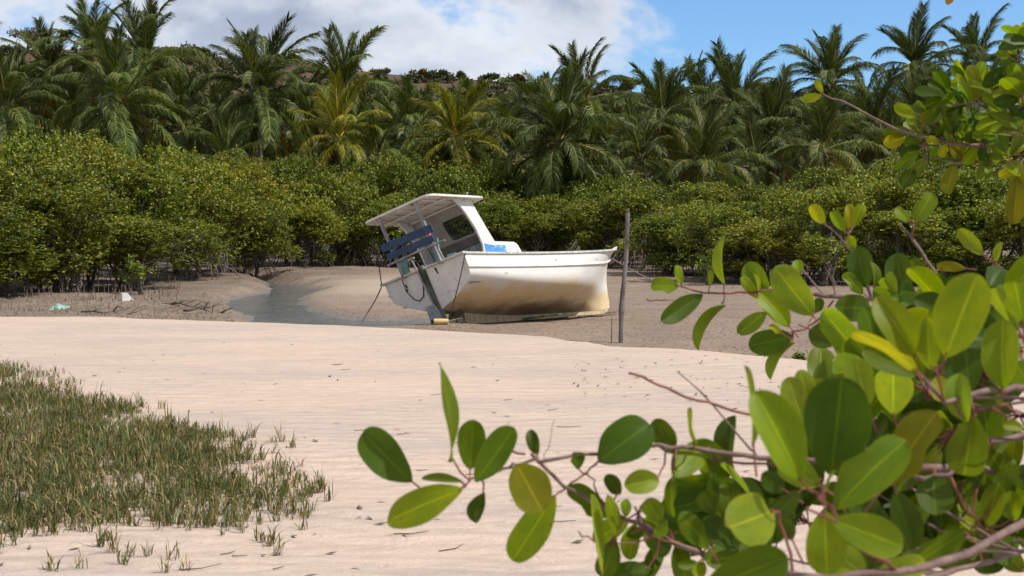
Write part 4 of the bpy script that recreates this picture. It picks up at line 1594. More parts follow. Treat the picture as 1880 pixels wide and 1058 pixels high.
p0 = on(935, 589, -0.11); p1 = on(1030, 577, 0.06)
plank('plank', p0, p1, 0.16, 0.035, 'rudder_plank', 'dark weathered plank wedged under the hull beside the keel', 'plank')
p0 = on(1040, 586, -0.10); p1 = on(1128, 577, -0.12)
plank('plank', p0 + Vector((0, 0, .03)), p1 + Vector((0, 0, .05)), 0.10, 0.03, 'dead_wood', 'short grey plank lying on the mud under the bow', 'plank')

base = on(1136, 634, -0.17)
pole = empty('wooden_pole', base)
topp = at(1153, 392, base.y + 0.1) - base
mb = MB()
rng_ = random.Random(4)
pl = []; rd = []
for k in range(17):
    t = k / 16
    pl.append(Vector((topp.x * t + 0.012 * math.sin(t * 9 + 1), topp.y * t + .008 * math.sin(t * 7), (topp.z + 0.4) * t - 0.4)))
    rd.append(0.044 - 0.010 * t + rng_.uniform(-0.006, 0.006) + (0.008 if k in (6, 12) else 0))
mb.tube(pl, rd, 9)
mb.build('shaft', MAT['weathered_pole'], pole, True)
mb = MB()
mb.tube([pl[-1] + Vector((0, 0, -0.02)), pl[-1] + Vector((0.015, 0.0, 0.09))], [0.03, 0.012], 6)
mb.tube([pl[-3], pl[-3] + Vector((-0.05, 0, 0.05))], [0.018, 0.01], 5)
mb.build('snag', MAT['weathered_pole'], pole)
mb = MB()
mb.tube([(-0.12, 0.05, -0.2), (-0.115, 0.05, 0.45)], [0.012, 0.008], 5)
st = mb.build('stick', MAT['dead_wood'])
st.location = base
tag(st, 'thin stick in the mud just left of the pole', 'stick')
tag(pole, 'tall grey weathered wooden pole standing in the mud right of the bow', 'pole')

# ------------------------------------------------------------------ litter on the left mud bank
wb = on(232, 552, -0.02)
blk = empty('white_block', (wb.x, wb.y, float(mud_z(wb.x, wb.y))), 0.5)
mb = MB()
V = [(-.13, -.1, -.03), (.19, -.1, -.03), (.19, .1, -.03), (-.13, .1, -.03), (-.13, -.1, .2), (0.02, -.1, .2), (0.02, .1, .2), (-.13, .1, .2)]
mb.add(V, [(3, 2, 1, 0), (4, 5, 6, 7), (0, 1, 5, 4), (1, 2, 6, 5), (2, 3, 7, 6), (3, 0, 4, 7)])
mb.build('block_body', MAT['boat_white'], blk)
tag(blk, 'small white wedge shaped block lying on the mud bank at left', 'block')
gp = on(107, 563, 0.0)
mb = MB()
rng_ = np.random.default_rng(8)
V = []
for i in range(9):
    for j in range(6):
        x = (i / 8 - .5) * 0.44; y = (j / 5 - .5) * 0.34
        V.append((x + .1 * y, y, 0.07 + 0.05 * math.sin(i * 1.3 + j) * .6 - 0.16 * (x / .3) ** 2 - .1 * (y / .2) ** 2 + rng_.normal(0, .012)))
F = [(i * 6 + j, (i + 1) * 6 + j, (i + 1) * 6 + j + 1, i * 6 + j + 1) for i in range(8) for j in range(5)]
mb.add(V, F)
mat_simple('green_plastic', (0.16, 0.30, 0.25), (0.24, 0.40, 0.34), 10, 0.5, 0.4)
pls = mb.build('plastic_sheet', MAT['green_plastic'])
pls.modifiers.new('thickness', 'SOLIDIFY').thickness = 0.006
pls.location = (gp.x, gp.y, float(mud_z(gp.x, gp.y)) + 0.05)
pls.rotation_euler = (0.25, 0, -.2)
tag(pls, 'crumpled green plastic sheet on the mud at far left', 'plastic')


def dead_branch(u, v, length, ang, seed, label, nb=6):
    rng = np.random.default_rng(seed)
    p = on(u, v, -0.05)
    z = float(mud_z(p.x, p.y))
    e = empty('dead_branch', (p.x, p.y, z), ang)
    mb = MB()
    pl = [Vector((length * (k / 6 - .5), rng.normal(0, .05), 0.05 + 0.05 * math.sin(k) + rng.normal(0, .02))) for k in range(7)]
    mb.tube(pl, [0.035 - .004 * k for k in range(7)], 5)
    mb.build('stem', MAT['dead_wood'], e)
    for k in range(nb):
        s0 = pl[rng.integers(1, 6)]
        a = rng.uniform(-1.1, 1.1)
        l = length * rng.uniform(.2, .5)
        pts = [s0, s0 + Vector((math.cos(a) * l * .5, math.sin(a) * l * .5, rng.uniform(0, .15))), s0 + Vector((math.cos(a) * l, math.sin(a) * l, rng.uniform(-.02, .22)))]
        mb = MB(); mb.tube(pts, [0.016, 0.011, 0.006], 4)
        mb.build('twig', MAT['dead_wood'], e)
    tag(e, label, 'branch', 'dead branches on the left mud bank')


dead_branch(340, 560, 1.6, -0.55, 1, 'fallen dead branch on the slope by the creek at left', 8)
dead_branch(375, 571, 1.1, -0.35, 2, 'dark forked stick lower on the slope by the creek', 5)
dead_branch(190, 573, 1.3, 0.1, 3, 'tangled dark branch at the sand edge below the white block', 9)
dead_branch(320, 512, 2.2, 0.2, 4, 'bare fallen branch under the mangroves left of the creek', 9)
dead_branch(700, 478, 2.6, 0.5, 5, 'pale bare branches at the foot of the mangroves behind the stern', 12)

# breathing shoots and clods of the left bank: far too many to count
def shoots():
    rng = np.random.default_rng(31)
    mb = MB()
    for k in range(620):
        u = rng.uniform(-120, 330); v = rng.uniform(508, 574) if rng.uniform() < .55 else rng.normal(533, 10)
        if rng.uniform() < 0.18:
            u = rng.uniform(1180, 1880); v = rng.normal(512, 5)
        p = on(u, v, 0.0)
        if p.y < 30.5:
            continue
        z = float(mud_z(p.x, p.y))
        if z < WATER_Z + .08:
            continue
        h = rng.uniform(.06, .30) if v < 545 else rng.uniform(.03, .12)
        mb.tube([(p.x, p.y, z - .05), (p.x + rng.normal(0, .02), p.y, z + h)], [0.014, 0.007], 4, cap=False)
    for k in range(800):
        u = rng.uniform(-120, 430); v = rng.uniform(540, 584)
        p = on(u, v, 0.0); z = float(mud_z(p.x, p.y)); r = rng.uniform(.02, .09)
        V = [(p.x + r * math.cos(a) * rng.uniform(.7, 1.3), p.y + r * math.sin(a) * rng.uniform(.7, 1.3), z - .02) for a in np.linspace(0, 5.2, 6)] + [(p.x, p.y, z + r * .7)]
        mb.add(V, [(i, (i + 1) % 6, 6) for i in range(6)])
    return mb


sh = shoots().build('mud_litter', MAT['root_bark'])
tag(sh, 'dark breathing shoots and clods strewn over the mud bank', 'litter', kind='stuff')


def sapling(u, v, h, w, seed, label, z0=0.0, lean=0.0, leaf=0.11):
    rng = np.random.default_rng(seed)
    p = on(u, v, z0)
    e = empty('mangrove_sapling', (p.x, p.y, float(mud_z(p.x, p.y)) - .02))
    mb = MB()
    pts = []
    for k in range(6):
        a = rng.uniform(0, 6.28); r = rng.uniform(.2, 1) * w
        tip = Vector((math.cos(a) * r + lean * h, math.sin(a) * r, h * rng.uniform(.55, 1.0)))
        b0 = Vector((rng.normal(0, .04), rng.normal(0, .04), 0))
        pl = wiggle(b0, tip, 4, 0.03, rng)
        mb.tube(pl, [h * .028, h * .024, h * .018, h * .012, h * .006], 5, cap=False)
        for q in range(8):
            c = np.array(pl[2]) + (np.array(pl[4]) - np.array(pl[2])) * rng.uniform(0, 1) + rng.normal(0, w * .18, 3)
            pts.append(c)
    mb.build('trunk', MAT['bark'], e)
    V, F = leaf_cloud(np.array(pts), 9, leaf, rng, 0.5, 0, 1, .35)
    c = link('crown', mesh_np('crown', V, F, MAT['mangrove_leaf']), e)
    c.color = (0.8, 1.0, .8, 1)
    tag(e, label, 'sapling', 'young mangroves on the mud')


sapling(262, 537, 1.15, .42, 1, 'small leaning mangrove standing alone on the left mud bank', 0.0, -0.25)
sapling(165, 527, 1.3, .45, 2, 'young mangrove with thin stems on the mud bank left of the lone one')
sapling(75, 528, 1.2, .4, 3, 'young mangrove among the shoots at far left')
sapling(1470, 655, 0.28, .10, 4, 'tiny seedling on the mud behind the near leaves', -0.16, 0, .05)
sapling(1300, 520, 1.5, .6, 5, 'low bush at the mud edge behind the near twig', 0.0)

# ------------------------------------------------------------------ beach grass
def grass_sprigs(P, rng, hmin, hmax, blades):
    """each point gets a sprig: a few narrow arching blades; returns vertices and triangles"""
    n = len(P) * blades
    base = np.repeat(P, blades, 0) + np.concatenate([rng.normal(0, 0.012, (n, 2)), np.zeros((n, 1))], 1)
    h = rng.uniform(hmin, hmax, n) * np.repeat(np.where(rng.uniform(0, 1, len(P)) < .12, 1.6, 1.0) * rng.uniform(0.55, 1.2, len(P)), blades)
    az = rng.uniform(0, 2 * PI, n)
    lean = np.abs(rng.normal(0.30, 0.45, n)) + np.where(rng.uniform(0, 1, n) < .14, .7, 0)
    d = np.stack([np.cos(az), np.sin(az), np.zeros(n)], 1)
    s = np.stack([-np.sin(az + rng.normal(0, .6, n)), np.cos(az), np.zeros(n)], 1)
    w = rng.uniform(0.0022, 0.0048, n)[:, None]
    up = np.array([[0, 0, 1.0]])
    z0 = rng.uniform(0, 0.35, n)[:, None] * h[:, None]
    a = base + up * z0 - up * 0.01
    b = base + up * (z0 + 0.45 * h[:, None]) + d * (lean * h * .35)[:, None]
    c = base + up * (z0 + (0.85 - .25 * lean)[:, None] * h[:, None]) + d * (lean * h * 1.0)[:, None]
    # a thin culm carries every blade that starts above the ground
    V = np.stack([a - s * w * .6, a + s * w * .6, b - s * w, b + s * w, c], 1).reshape(-1, 3)
    k = np.arange(n)[:, None] * 5
    F = np.concatenate([k + np.array([[0, 1, 3]]), k + np.array([[0, 3, 2]]), k + np.array([[2, 3, 4]])], 0)
    # culms
    m = len(P)
    hb = np.array([h[i * blades:(i + 1) * blades].max() for i in range(m)])[:, None] * 0.5
    q = rng.normal(0, 0.02, (m, 3)) * np.array([[1, 1, 0]])
    e1 = np.array([[0.003, 0, 0]])
    V2 = np.stack([P - e1 - up * .01, P + e1 - up * .01, P + up * hb + q], 1).reshape(-1, 3)
    F2 = np.arange(m)[:, None] * 3 + np.array([[0, 1, 2]]) + len(V)
    return np.concatenate([V, V2]), np.concatenate([F, F2])


_gp = [(-420, 655), (-100, 660), (0, 686), (35, 690), (60, 712), (110, 712), (170, 726), (225, 742), (270, 752), (300, 772), (345, 800), (395, 812), (425, 836), (440, 872), (478, 905), (500, 935), (470, 952), (400, 962), (330, 956), (262, 950), (170, 962), (110, 985), (60, 1006), (0, 1030), (-150, 1075), (-420, 1120)]
GRASS_POLY = [(lambda p: (p.x, p.y))(on(u, v, 0.02)) for u, v in _gp]
grng = np.random.default_rng(12)
xs = np.array([p[0] for p in GRASS_POLY]); ysg = np.array([p[1] for p in GRASS_POLY])
C = 100000
X = grng.uniform(xs.min() - .8, xs.max() + .8, C); Y = grng.uniform(ysg.min() - .8, ysg.max() + .8, C)
sd = poly_sd(X, Y, GRASS_POLY) - 0.12 + 0.95 * fbm(X * 1.2, Y * 1.2, 3, 3)
dens = np.clip(sstep(-0.45, 0.55, sd), 0, 1) * np.clip(0.74 + 1.2 * fbm(X * 2.6, Y * 2.6, 9, 3), 0.2, 1)
keep = grng.uniform(0, 1, C) < dens
X, Y, sdk = X[keep], Y[keep], sd[keep]
P = np.stack([X, Y, sand_z(X, Y)], 1)
V, F = grass_sprigs(P, grng, 0.03, 0.135, 6)
gr = link('beach_grass', mesh_np('beach_grass', V, F, MAT['grass_blade']))
tag(gr, 'patch of short green and straw coloured beach grass on the sand at lower left', 'grass', kind='stuff')

_sp = [(98, 712), (130, 722), (252, 735), (262, 742), (296, 744), (430, 800), (462, 800), (505, 810), (515, 808), (538, 818), (410, 838), (455, 840), (498, 872), (520, 868), (545, 880), (556, 905), (522, 905), (540, 890), (575, 900), (602, 915), (505, 935), (560, 945), (480, 985), (498, 990), (515, 1005), (318, 1018), (242, 1014), (272, 1015), (205, 1008), (202, 988), (228, 1030), (95, 1040), (148, 1036), (185, 998), (430, 958), (450, 972), (300, 1045), (338, 1040), (470, 905), (590, 890), (560, 965)]
for i, (u, v) in enumerate(_sp):
    r2 = np.random.default_rng(700 + i)
    p = on(u, v, 0.02)
    x, y = p.x, p.y
    z = float(sand_z(x, y))
    V, F = grass_sprigs(r2.normal(0, 0.012, (r2.integers(2, 5), 3)) * np.array([[1, 1, 0]]), r2, 0.05, 0.14, 6)
    o = link('grass_sprig', mesh_np('grass_sprig', V, F, MAT['grass_blade']))
    o.location = (x, y, z)
    zone = lambda q: 'beyond' if q[1] < 830 else ('right of' if q[0] > 400 else 'in front of')
    rank = sum(1 for q in _sp if zone(q) == zone((u, v)) and (q[0], q[1]) < (u, v))
    tag(o, 'loose grass sprig on sand %s the patch, %s from the left' % (zone((u, v)), ORD[rank]), 'grass sprig', 'loose grass sprigs round the patch')


# dry leaves, twigs and specks strewn on the sand
def sand_litter():
    rng = np.random.default_rng(44)
    mb = MB()
    for k in range(330):
        if k < 120:
            u, v = rng.uniform(1050, 1560), rng.normal(690, 22)
        else:
            u, v = rng.uniform(-50, 1900), 1058 - (1058 - 600) * rng.uniform(0, 1) ** .7
        p = on(u, v, 0.02)
        if p.y > float(crest_y(p.x, p.y)) - .4 or p.y < 5:
            continue
        z = float(sand_z(p.x, p.y)) + .004
        a = rng.uniform(0, 6.28); L = rng.uniform(.012, .05); W = L * rng.uniform(.2, .5)
        d = Vector((math.cos(a), math.sin(a), 0)); s = Vector((-d.y, d.x, 0))
        c = Vector((p.x, p.y, z))
        mb.add([c - d * L, c + s * W + Vector((0, 0, .008)), c + d * L + Vector((0, 0, .012)), c - s * W + Vector((0, 0, .002))], [(0, 1, 2), (0, 2, 3)])
    for k in range(26):
        u, v = rng.uniform(300, 1100), 1040 - 380 * rng.uniform(0, 1)
        p = on(u, v, 0.02)
        if p.y > float(crest_y(p.x, p.y)) - .5:
            continue
        z = float(sand_z(p.x, p.y)) + .005
        a = rng.uniform(-.6, .6); L = rng.uniform(.06, .22)
        mb.tube([(p.x, p.y, z), (p.x + L * .5 * math.cos(a), p.y + L * .5 * math.sin(a), z + .004), (p.x + L * math.cos(a + .4), p.y + L * math.sin(a + .4), z + .005)], [.003, .003, .002], 4, cap=False)
    return mb


sl = sand_litter().build('sand_litter', MAT['dead_wood'])
tag(sl, 'dry leaf flecks and twigs scattered on the sand', 'litter', kind='stuff')


# ------------------------------------------------------------------ the near mangrove whose branches reach into the picture
def build_near_leaf_mat():
    m, t = new_mat('near_leaf')
    uv = t.add('ShaderNodeUVMap', uv_map='leaf').outputs[0]
    sp = t.add('ShaderNodeSeparateXYZ', {0: uv})
    x = t.math('ABSOLUTE', t.math('SUBTRACT', sp.outputs[0], 0.5))
    y = sp.outputs[1]
    oi = t.add('ShaderNodeObjectInfo')
    oc = t.add('ShaderNodeTexCoord').outputs['Object']
    vec = t.add('ShaderNodeVectorMath', {0: oc, 1: oi.outputs['Location']}, operation='ADD').outputs[0]
    n1 = t.noise(vec, 3.0, 5, 0.6)
    n2 = t.noise(vec, 28.0, 4, 0.7)
    col = oi.outputs['Color']
    col = t.mix(t.math('MULTIPLY', t.smooth(n1, 0.35, 0.7), 0.55), col, t.mix(1.0, col, (1.6, 1.25, 0.6), 'MULTIPLY'))
    col = t.mix(t.math('MULTIPLY', t.smooth(n2, 0.45, 0.7), 0.34), col, t.mix(1.0, col, (0.6, 0.65, 0.6), 'MULTIPLY'))
    # side veins: faint
    ve = t.add('ShaderNodeTexWave', {'Vector': t.add('ShaderNodeCombineXYZ', {0: t.math('SUBTRACT', y, t.math('MULTIPLY', x, 0.55)), 1: 0.0, 2: 0.0}).outputs[0], 'Scale': 4.6, 'Distortion': 0.6, 'Detail': 1.0}, bands_direction='X').outputs['Fac']
    col = t.mix(t.math('MULTIPLY', t.smooth(ve, 0.78, 1.0), 0.20), col, t.mix(1.0, col, (1.6, 1.5, 1.3), 'MULTIPLY'))
    rib = t.smooth(x, 0.030, 0.012)
    col = t.mix(t.math('MULTIPLY', rib, 0.55), col, t.mix(1.0, col, (2.6, 2.2, 2.4), 'MULTIPLY'))
    edge = t.smooth(x, 0.455, 0.5)
    col = t.mix(t.math('MULTIPLY', edge, 0.35), col, t.mix(1.0, col, (1.9, 1.6, 1.2), 'MULTIPLY'))
    spots = t.noise(vec, 11.0, 3, 0.5)
    col = t.mix(t.math('MULTIPLY', t.smooth(spots, 0.67, 0.71), 0.7), col, (0.09, 0.055, 0.02))
    p = principled(t, col, 0.44, 0.20, bump(t, t.math('ADD', t.math('MULTIPLY', rib, -0.8), t.math('MULTIPLY', n2, .5)), 0.25, 0.002))
    tr = t.add('ShaderNodeBsdfTranslucent', {'Color': t.mix(1.0, col, (2.3, 2.1, 0.35), 'MULTIPLY')}).outputs[0]
    t.out(t.add('ShaderNodeMixShader', {0: 0.40, 1: p, 2: tr}).outputs[0])
    MAT['near_leaf'] = m


build_near_leaf_mat()
mat_simple('twig_bark', (0.125, 0.074, 0.062), (0.21, 0.14, 0.12), 45, 0.7, 0.25, 0.5, 0.002, (0.11, 0.07, 0.055))
mat_simple('red_twig', (0.14, 0.034, 0.028), (0.22, 0.075, 0.05), 60, 0.5, 0.35, 0.3, 0.001)


def near_leaf_mesh(name, curl, fold, wave, bite, seed):
    rng = random.Random(seed)
    nl, nw = 16, 3
    V = []; UV = []
    for i in range(nl + 1):
        t = 0.5 - 0.5 * math.cos(PI * i / nl)
        # obovate outline, blunt tip
        q_ = (t - 0.56) / (0.56 if t < 0.56 else 0.44)
        w = 0.5 * max(0.0, 1 - abs(q_) ** (2.0 if t < 0.56 else 2.5)) ** (0.80 if t < 0.56 else 0.5)
        w = max(w, 0.012 if t == 0 else 0.02)
        for j in range(-nw, nw + 1):
            s = j / nw
            x = s * w * (1 + 0.05 * math.sin(t * 6.5 + s * 1.5 + seed * 2.1) * (0.2 < t < .95))
            if bite and s * bite > 0.4 and 0.42 < t < 0.86:
                x *= 0.58 + 0.3 * abs(t - .64) / .22
            z = fold * abs(s) * w + curl * (t - 0.35) ** 2 * (-1) + wave * math.sin(t * 6 + s * 2 + seed) * abs(s)
            V.append((x, t, z)); UV.append((0.5 + s * 0.5, t))
    k = 2 * nw + 1
    F = [(i * k + j, i * k + j + 1, (i + 1) * k + j + 1, (i + 1) * k + j) for i in range(nl) for j in range(k - 1)]
    m = mesh(name, V, F, MAT['near_leaf'], True)
    ul = m.uv_layers.new(name='leaf')
    for lp in m.loops:
        ul.data[lp.index].uv = UV[lp.vertex_index]
    return m


LEAFM = [near_leaf_mesh('leaf', c, f, w, b, i) for i, (c, f, w, b) in enumerate([(0.10, 0.10, 0.01, 0), (0.28, 0.22, 0.02, 0), (-0.12, 0.16, 0.015, 0), (0.20, 0.05, 0.03, 0), (0.45, 0.32, 0.02, 0), (0.15, 0.14, 0.02, 1), (0.22, 0.12, 0.03, -1)])]
COLS = {'g': (0.064, 0.112, 0.005), 'd': (0.033, 0.066, 0.005), 'b': (0.112, 0.172, 0.006), 'p': (0.125, 0.190, 0.020), 'y': (0.180, 0.215, 0.007), 'o': (0.095, 0.112, 0.006), 'n': (0.20, 0.115, 0.035)}
lrng = random.Random(77)
SHRUB = empty('mangrove_shrub', (1.42, 1.75, float(sand_z(1.42, 1.75)) - 0.05))
tag(SHRUB, 'near mangrove with large glossy oval leaves reaching in from the right', 'mangrove')
S0 = SHRUB.location.copy()
TRUNK = [Vector((1.42, 1.75, 0.0)), Vector((1.40, 1.74, 0.5)), Vector((1.45, 1.78, 1.0)), Vector((1.42, 1.85, 1.5)), Vector((1.40, 2.1, 1.9)), Vector((1.5, 2.6, 2.4)), Vector((1.62, 3.0, 2.9))]
mb = MB()
mb.tube([p - S0 for p in TRUNK], [0.075, 0.06, 0.055, 0.048, 0.04, 0.03, 0.018], 9)
for k in range(7):
    a = k * 0.9
    mb.tube([Vector((0, 0, 0.35)), Vector((math.cos(a) * .2, math.sin(a) * .2, .25)), Vector((math.cos(a) * .32, math.sin(a) * .32, -.1))], [.025, .022, .018], 6)
mb.build('trunk', MAT['bark'], SHRUB, True)


def leaf_obj(parent, B, T, wreal, roll, col, mesh_i=None, jit=True):
    """leaf from base point B to tip point T (world), real width, roll about its length"""
    d = (T - B)
    L = d.length
    d.normalize()
    view = (CO - (B + T) / 2).normalized()
    n = view - d * view.dot(d)
    if n.length < 0.15:
        n = Vector((0, 0, 1)) - d * d.z
    n.normalize()
    n = Matrix.Rotation(roll, 3, d) @ n
    if n.z < -0.25:
        n = -n
    s = d.cross(n).normalized()
    o = link('leaf', LEAFM[mesh_i if mesh_i is not None else lrng.choice([0, 1, 2, 3, 4, 0, 1, 2, 3, 5, 6])], parent)
    M = Matrix(((s.x * wreal, d.x * L, n.x * L, B.x), (s.y * wreal, d.y * L, n.y * L, B.y), (s.z * wreal, d.z * L, n.z * L, B.z), (0, 0, 0, 1)))
    o.matrix_world = Matrix.Translation(-S0) @ M
    g = lrng.uniform(0.85, 1.18)
    o.color = (col[0] * g * lrng.uniform(.9, 1.12), col[1] * g, col[2] * g, 1)
    return o


def near_branch(stems, leaves, depth, label, rosettes=(), flip=0.0):
    """stems: list of (points[(u,v,Y)], r0, r1, material) ; leaves: (bu,bv,tu,tv,wpx,colour[,Y])"""
    mb = MB()
    segs = []
    for pts, r0, r1, mi in stems:
        P3 = []
        for p in pts:
            P3.append(Vector(p) if isinstance(p, Vector) else at(p[0], p[1], p[2] if len(p) > 2 else depth))
        # subdivide with a slight wander
        Q = []
        for a, b in zip(P3[:-1], P3[1:]):
            for k in range(3):
                Q.append(a + (b - a) * (k / 3) + Vector((lrng.gauss(0, 1), lrng.gauss(0, 1), lrng.gauss(0, 1))) * (0.0012 if k else 0))
        Q.append(P3[-1])
        n = len(Q)
        r0, r1 = r0 * 0.42, r1 * 0.58
        rad = [(r0 + (r1 - r0) * k / (n - 1)) * (1.18 if k % 4 == 2 else 1.0) for k in range(n)]
        mb.tube([q - S0 for q in Q], rad, 7, mi)
        segs += list(zip(Q[:-1], Q[1:]))
    todo = []
    for lf in leaves:
        bu, bv, tu_, tv_, w, c = lf[:6]
        Y = lf[6] if len(lf) > 6 else depth
        B = at(bu, bv, Y)
        T = at(tu_, tv_, Y)
        L = (T - B).length
        W = w * Y / FPX
        if W / L < 0.36:                 # seen nearly on edge: a normal leaf turned on its axis
            wr = 0.46 * L
            roll = math.acos(min(1, max(0.02, W / wr))) * lrng.choice([-1, 1])
        elif W / L > 0.72:               # foreshortened: it points partly towards or away from us
            wr = W
            Lr = W / 0.60
            dd = math.sqrt(max(Lr * Lr - L * L, 0)) * lrng.choice([-1, 1, -1])
            T = at(tu_, tv_, Y + dd)
            roll = lrng.uniform(-.15, .15)
        else:
            wr = W * 1.03
            T = at(tu_, tv_, Y + L * lrng.uniform(-.35, .35))
            roll = lrng.uniform(-.35, .35)
        todo.append((B, T, wr, roll, COLS[c]))
    for (u, v, Y, n, L, c) in rosettes:
        ctr = at(u, v, Y)
        ax = Vector((lrng.uniform(-.8, .1), lrng.uniform(-.5, .5), lrng.uniform(-.3, .9))).normalized()
        e1 = ax.cross(Vector((0.3, 1, 0.2))).normalized(); e2 = ax.cross(e1)
        for k in range(n):
            a = k * 2.4 + lrng.uniform(-.4, .4); sp_ = 0.35 + 0.9 * k / n
            d = (ax * math.cos(sp_) + (e1 * math.cos(a) + e2 * math.sin(a)) * math.sin(sp_)).normalized()
            l = L * lrng.uniform(.7, 1.15)
            B = ctr + d * 0.012
            todo.append((B, B + d * l, l * lrng.uniform(.42, .55), lrng.uniform(-.9, .9), COLS[lrng.choice(c)]))
        j = min(segs, key=lambda sg: ((sg[0] + sg[1]) / 2 - ctr).length)
        mid = (j[0] + j[1]) / 2
        if (mid - ctr).length > 0.008:
            m_ = (mid + ctr) / 2 + Vector((0, 0, -0.012))
            mb.tube([mid - S0, m_ - S0, ctr - S0, ctr + ax * .015 - S0], [0.0016, 0.0014, 0.0012, 0.0009], 5, 0)
    # petioles
    for (B, T, wr, roll, c) in todo:
        j = min(segs, key=lambda sg: ((sg[0] + sg[1]) / 2 - B).length)
        q = (j[0] + j[1]) / 2
        if (q - B).length > 0.045:
            q = B - (T - B).normalized() * 0.02 + (q - B).normalized() * 0.006
        d = (T - B).normalized()
        mb.tube([q - S0, (q * .45 + B * .55) - d * 0.002 - S0, B + d * 0.004 - S0], [0.0011, 0.0010, 0.0009], 5, 1, False)
    br = mb.build('branch', [MAT['twig_bark'], MAT['red_twig']], SHRUB, True)
    br['label'] = label
    for (B, T, wr, roll, c) in todo:
        leaf_obj(br, B, T, wr, roll, c)
    return br


# upper middle branch over the mud flat
near_branch(
    [([TRUNK[3], (1980, 590, 2.0), (1750, 556, 2.1), (1640, 552, 2.15), (1551, 546, 2.2), (1496, 541, 2.2)], 0.011, 0.006, 0),
     ([(1496, 541, 2.2), (1415, 532, 2.2), (1366, 537, 2.2), (1330, 539, 2.2), (1275, 534, 2.2), (1249, 526, 2.2)], 0.005, 0.0022, 1),
     ([(1330, 539, 2.2), (1324, 558, 2.2)], 0.002, 0.0018, 1), ([(1329, 538, 2.2), (1329, 525, 2.2)], 0.002, 0.0016, 1),
     ([(1530, 552, 2.2), (1515, 572, 2.2), (1498, 590, 2.2), (1480, 604, 2.2), (1452, 611, 2.2)], 0.004, 0.0024, 1),
     ([(1510, 538, 2.2), (1490, 516, 2.22), (1473, 494, 2.25)], 0.003, 0.002, 0), ([(1534, 541, 2.2), (1530, 520, 2.19), (1522, 500, 2.18)], 0.0028, 0.0012, 0),
     ([(1246, 551, 2.2), (1214, 552, 2.2), (1187, 549, 2.2)], 0.0012, 0.0022, 0)],
    [(1246, 525, 1195, 524, 32, 'b'), (1251, 524, 1243, 487, 15, 'b'), (1290, 541, 1213, 592, 36, 'd'), (1302, 527, 1303, 495, 11, 'p'),
     (1329, 525, 1321, 435, 16, 'b'), (1329, 559, 1270, 634, 20, 'g'), (1411, 532, 1367, 486, 40, 'g', 2.24), (1391, 549, 1362, 508, 20, 'b'), (1392, 541, 1388, 503, 6, 'b'),
     (1493, 580, 1422, 493, 60, 'p', 2.12), (1450, 600, 1398, 536, 44, 'b', 2.14), (1408, 573, 1355, 612, 30, 'g'), (1456, 617, 1375, 636, 48, 'd'), (1456, 628, 1405, 690, 22, 'g'),
     (1435, 612, 1413, 597, 14, 'y', 2.1), (1485, 605, 1530, 629, 44, 'd', 2.14), (1507, 632, 1507, 697, 52, 'g', 2.2), (1466, 507, 1464, 476, 20, 'b', 2.3), (1496, 575, 1508, 548, 20, 'd', 2.28)],
    2.2, 'reddish branch hanging over the mud flat')
# middle branches with dark upright leaves
near_branch(
    [([TRUNK[3], (1990, 640, 1.85), (1800, 600, 1.9), (1700, 575, 1.92), (1664, 560, 1.95), (1600, 548, 1.98), (1570, 470, 2.0), (1551, 446, 2.0), (1514, 412, 2.02)], 0.010, 0.002, 0),
     ([(1700, 575, 1.92), (1719, 502, 1.98), (1677, 442, 2.0), (1651, 410, 2.02)], 0.006, 0.003, 0), ([(1677, 442, 2.0), (1676, 412, 2.0)], 0.0022, 0.0018, 1),
     ([(1900, 560, 1.9), (1854, 509, 1.95), (1823, 481, 1.95), (1806, 470, 1.95)], 0.005, 0.002, 1), ([(1551, 446, 2.0), (1559, 424, 2.0)], 0.002, 0.0016, 1)],
    [(1514, 412, 1489, 377, 24, 'y', 2.02), (1551, 425, 1526, 389, 20, 'b', 2.0), (1559, 422, 1559, 374, 22, 'y', 2.0), (1566, 418, 1583, 374, 24, 'b', 2.01), (1570, 456, 1556, 434, 18, 'b', 2.0),
     (1590, 529, 1573, 454, 46, 'd'), (1663, 554, 1643, 464, 50, 'd'), (1605, 531, 1605, 481, 14, 'g', 1.92), (1646, 537, 1621, 502, 32, 'b', 1.9), (1585, 541, 1549, 502, 24, 'p'),
     (1602, 565, 1541, 565, 50, 'd', 1.96), (1668, 565, 1738, 529, 44, 'b', 1.88), (1690, 507, 1670, 476, 28, 'd', 2.0), (1735, 531, 1721, 500, 24, 'd'), (1653, 558, 1602, 534, 32, 'g', 1.9),
     (1680, 407, 1713, 354, 36, 'g', 2.0), (1670, 408, 1645, 381, 22, 'p', 2.0), (1805, 469, 1759, 420, 26, 'p'), (1828, 483, 1837, 444, 14, 'p'), (1842, 490, 1820, 520, 38, 'd'), (1772, 493, 1718, 487, 20, 'o', 2.1),
     (1690, 600, 1672, 645, 24, 'd', 2.0), (1850, 510, 1872, 545, 34, 'd', 2.0), (1720, 560, 1745, 590, 26, 'g', 2.0), (1790, 560, 1770, 600, 36, 'd', 2.05), (1860, 560, 1880, 600, 40, 'd', 2.0)],
    1.95, 'branch with dark upright leaves at the right')
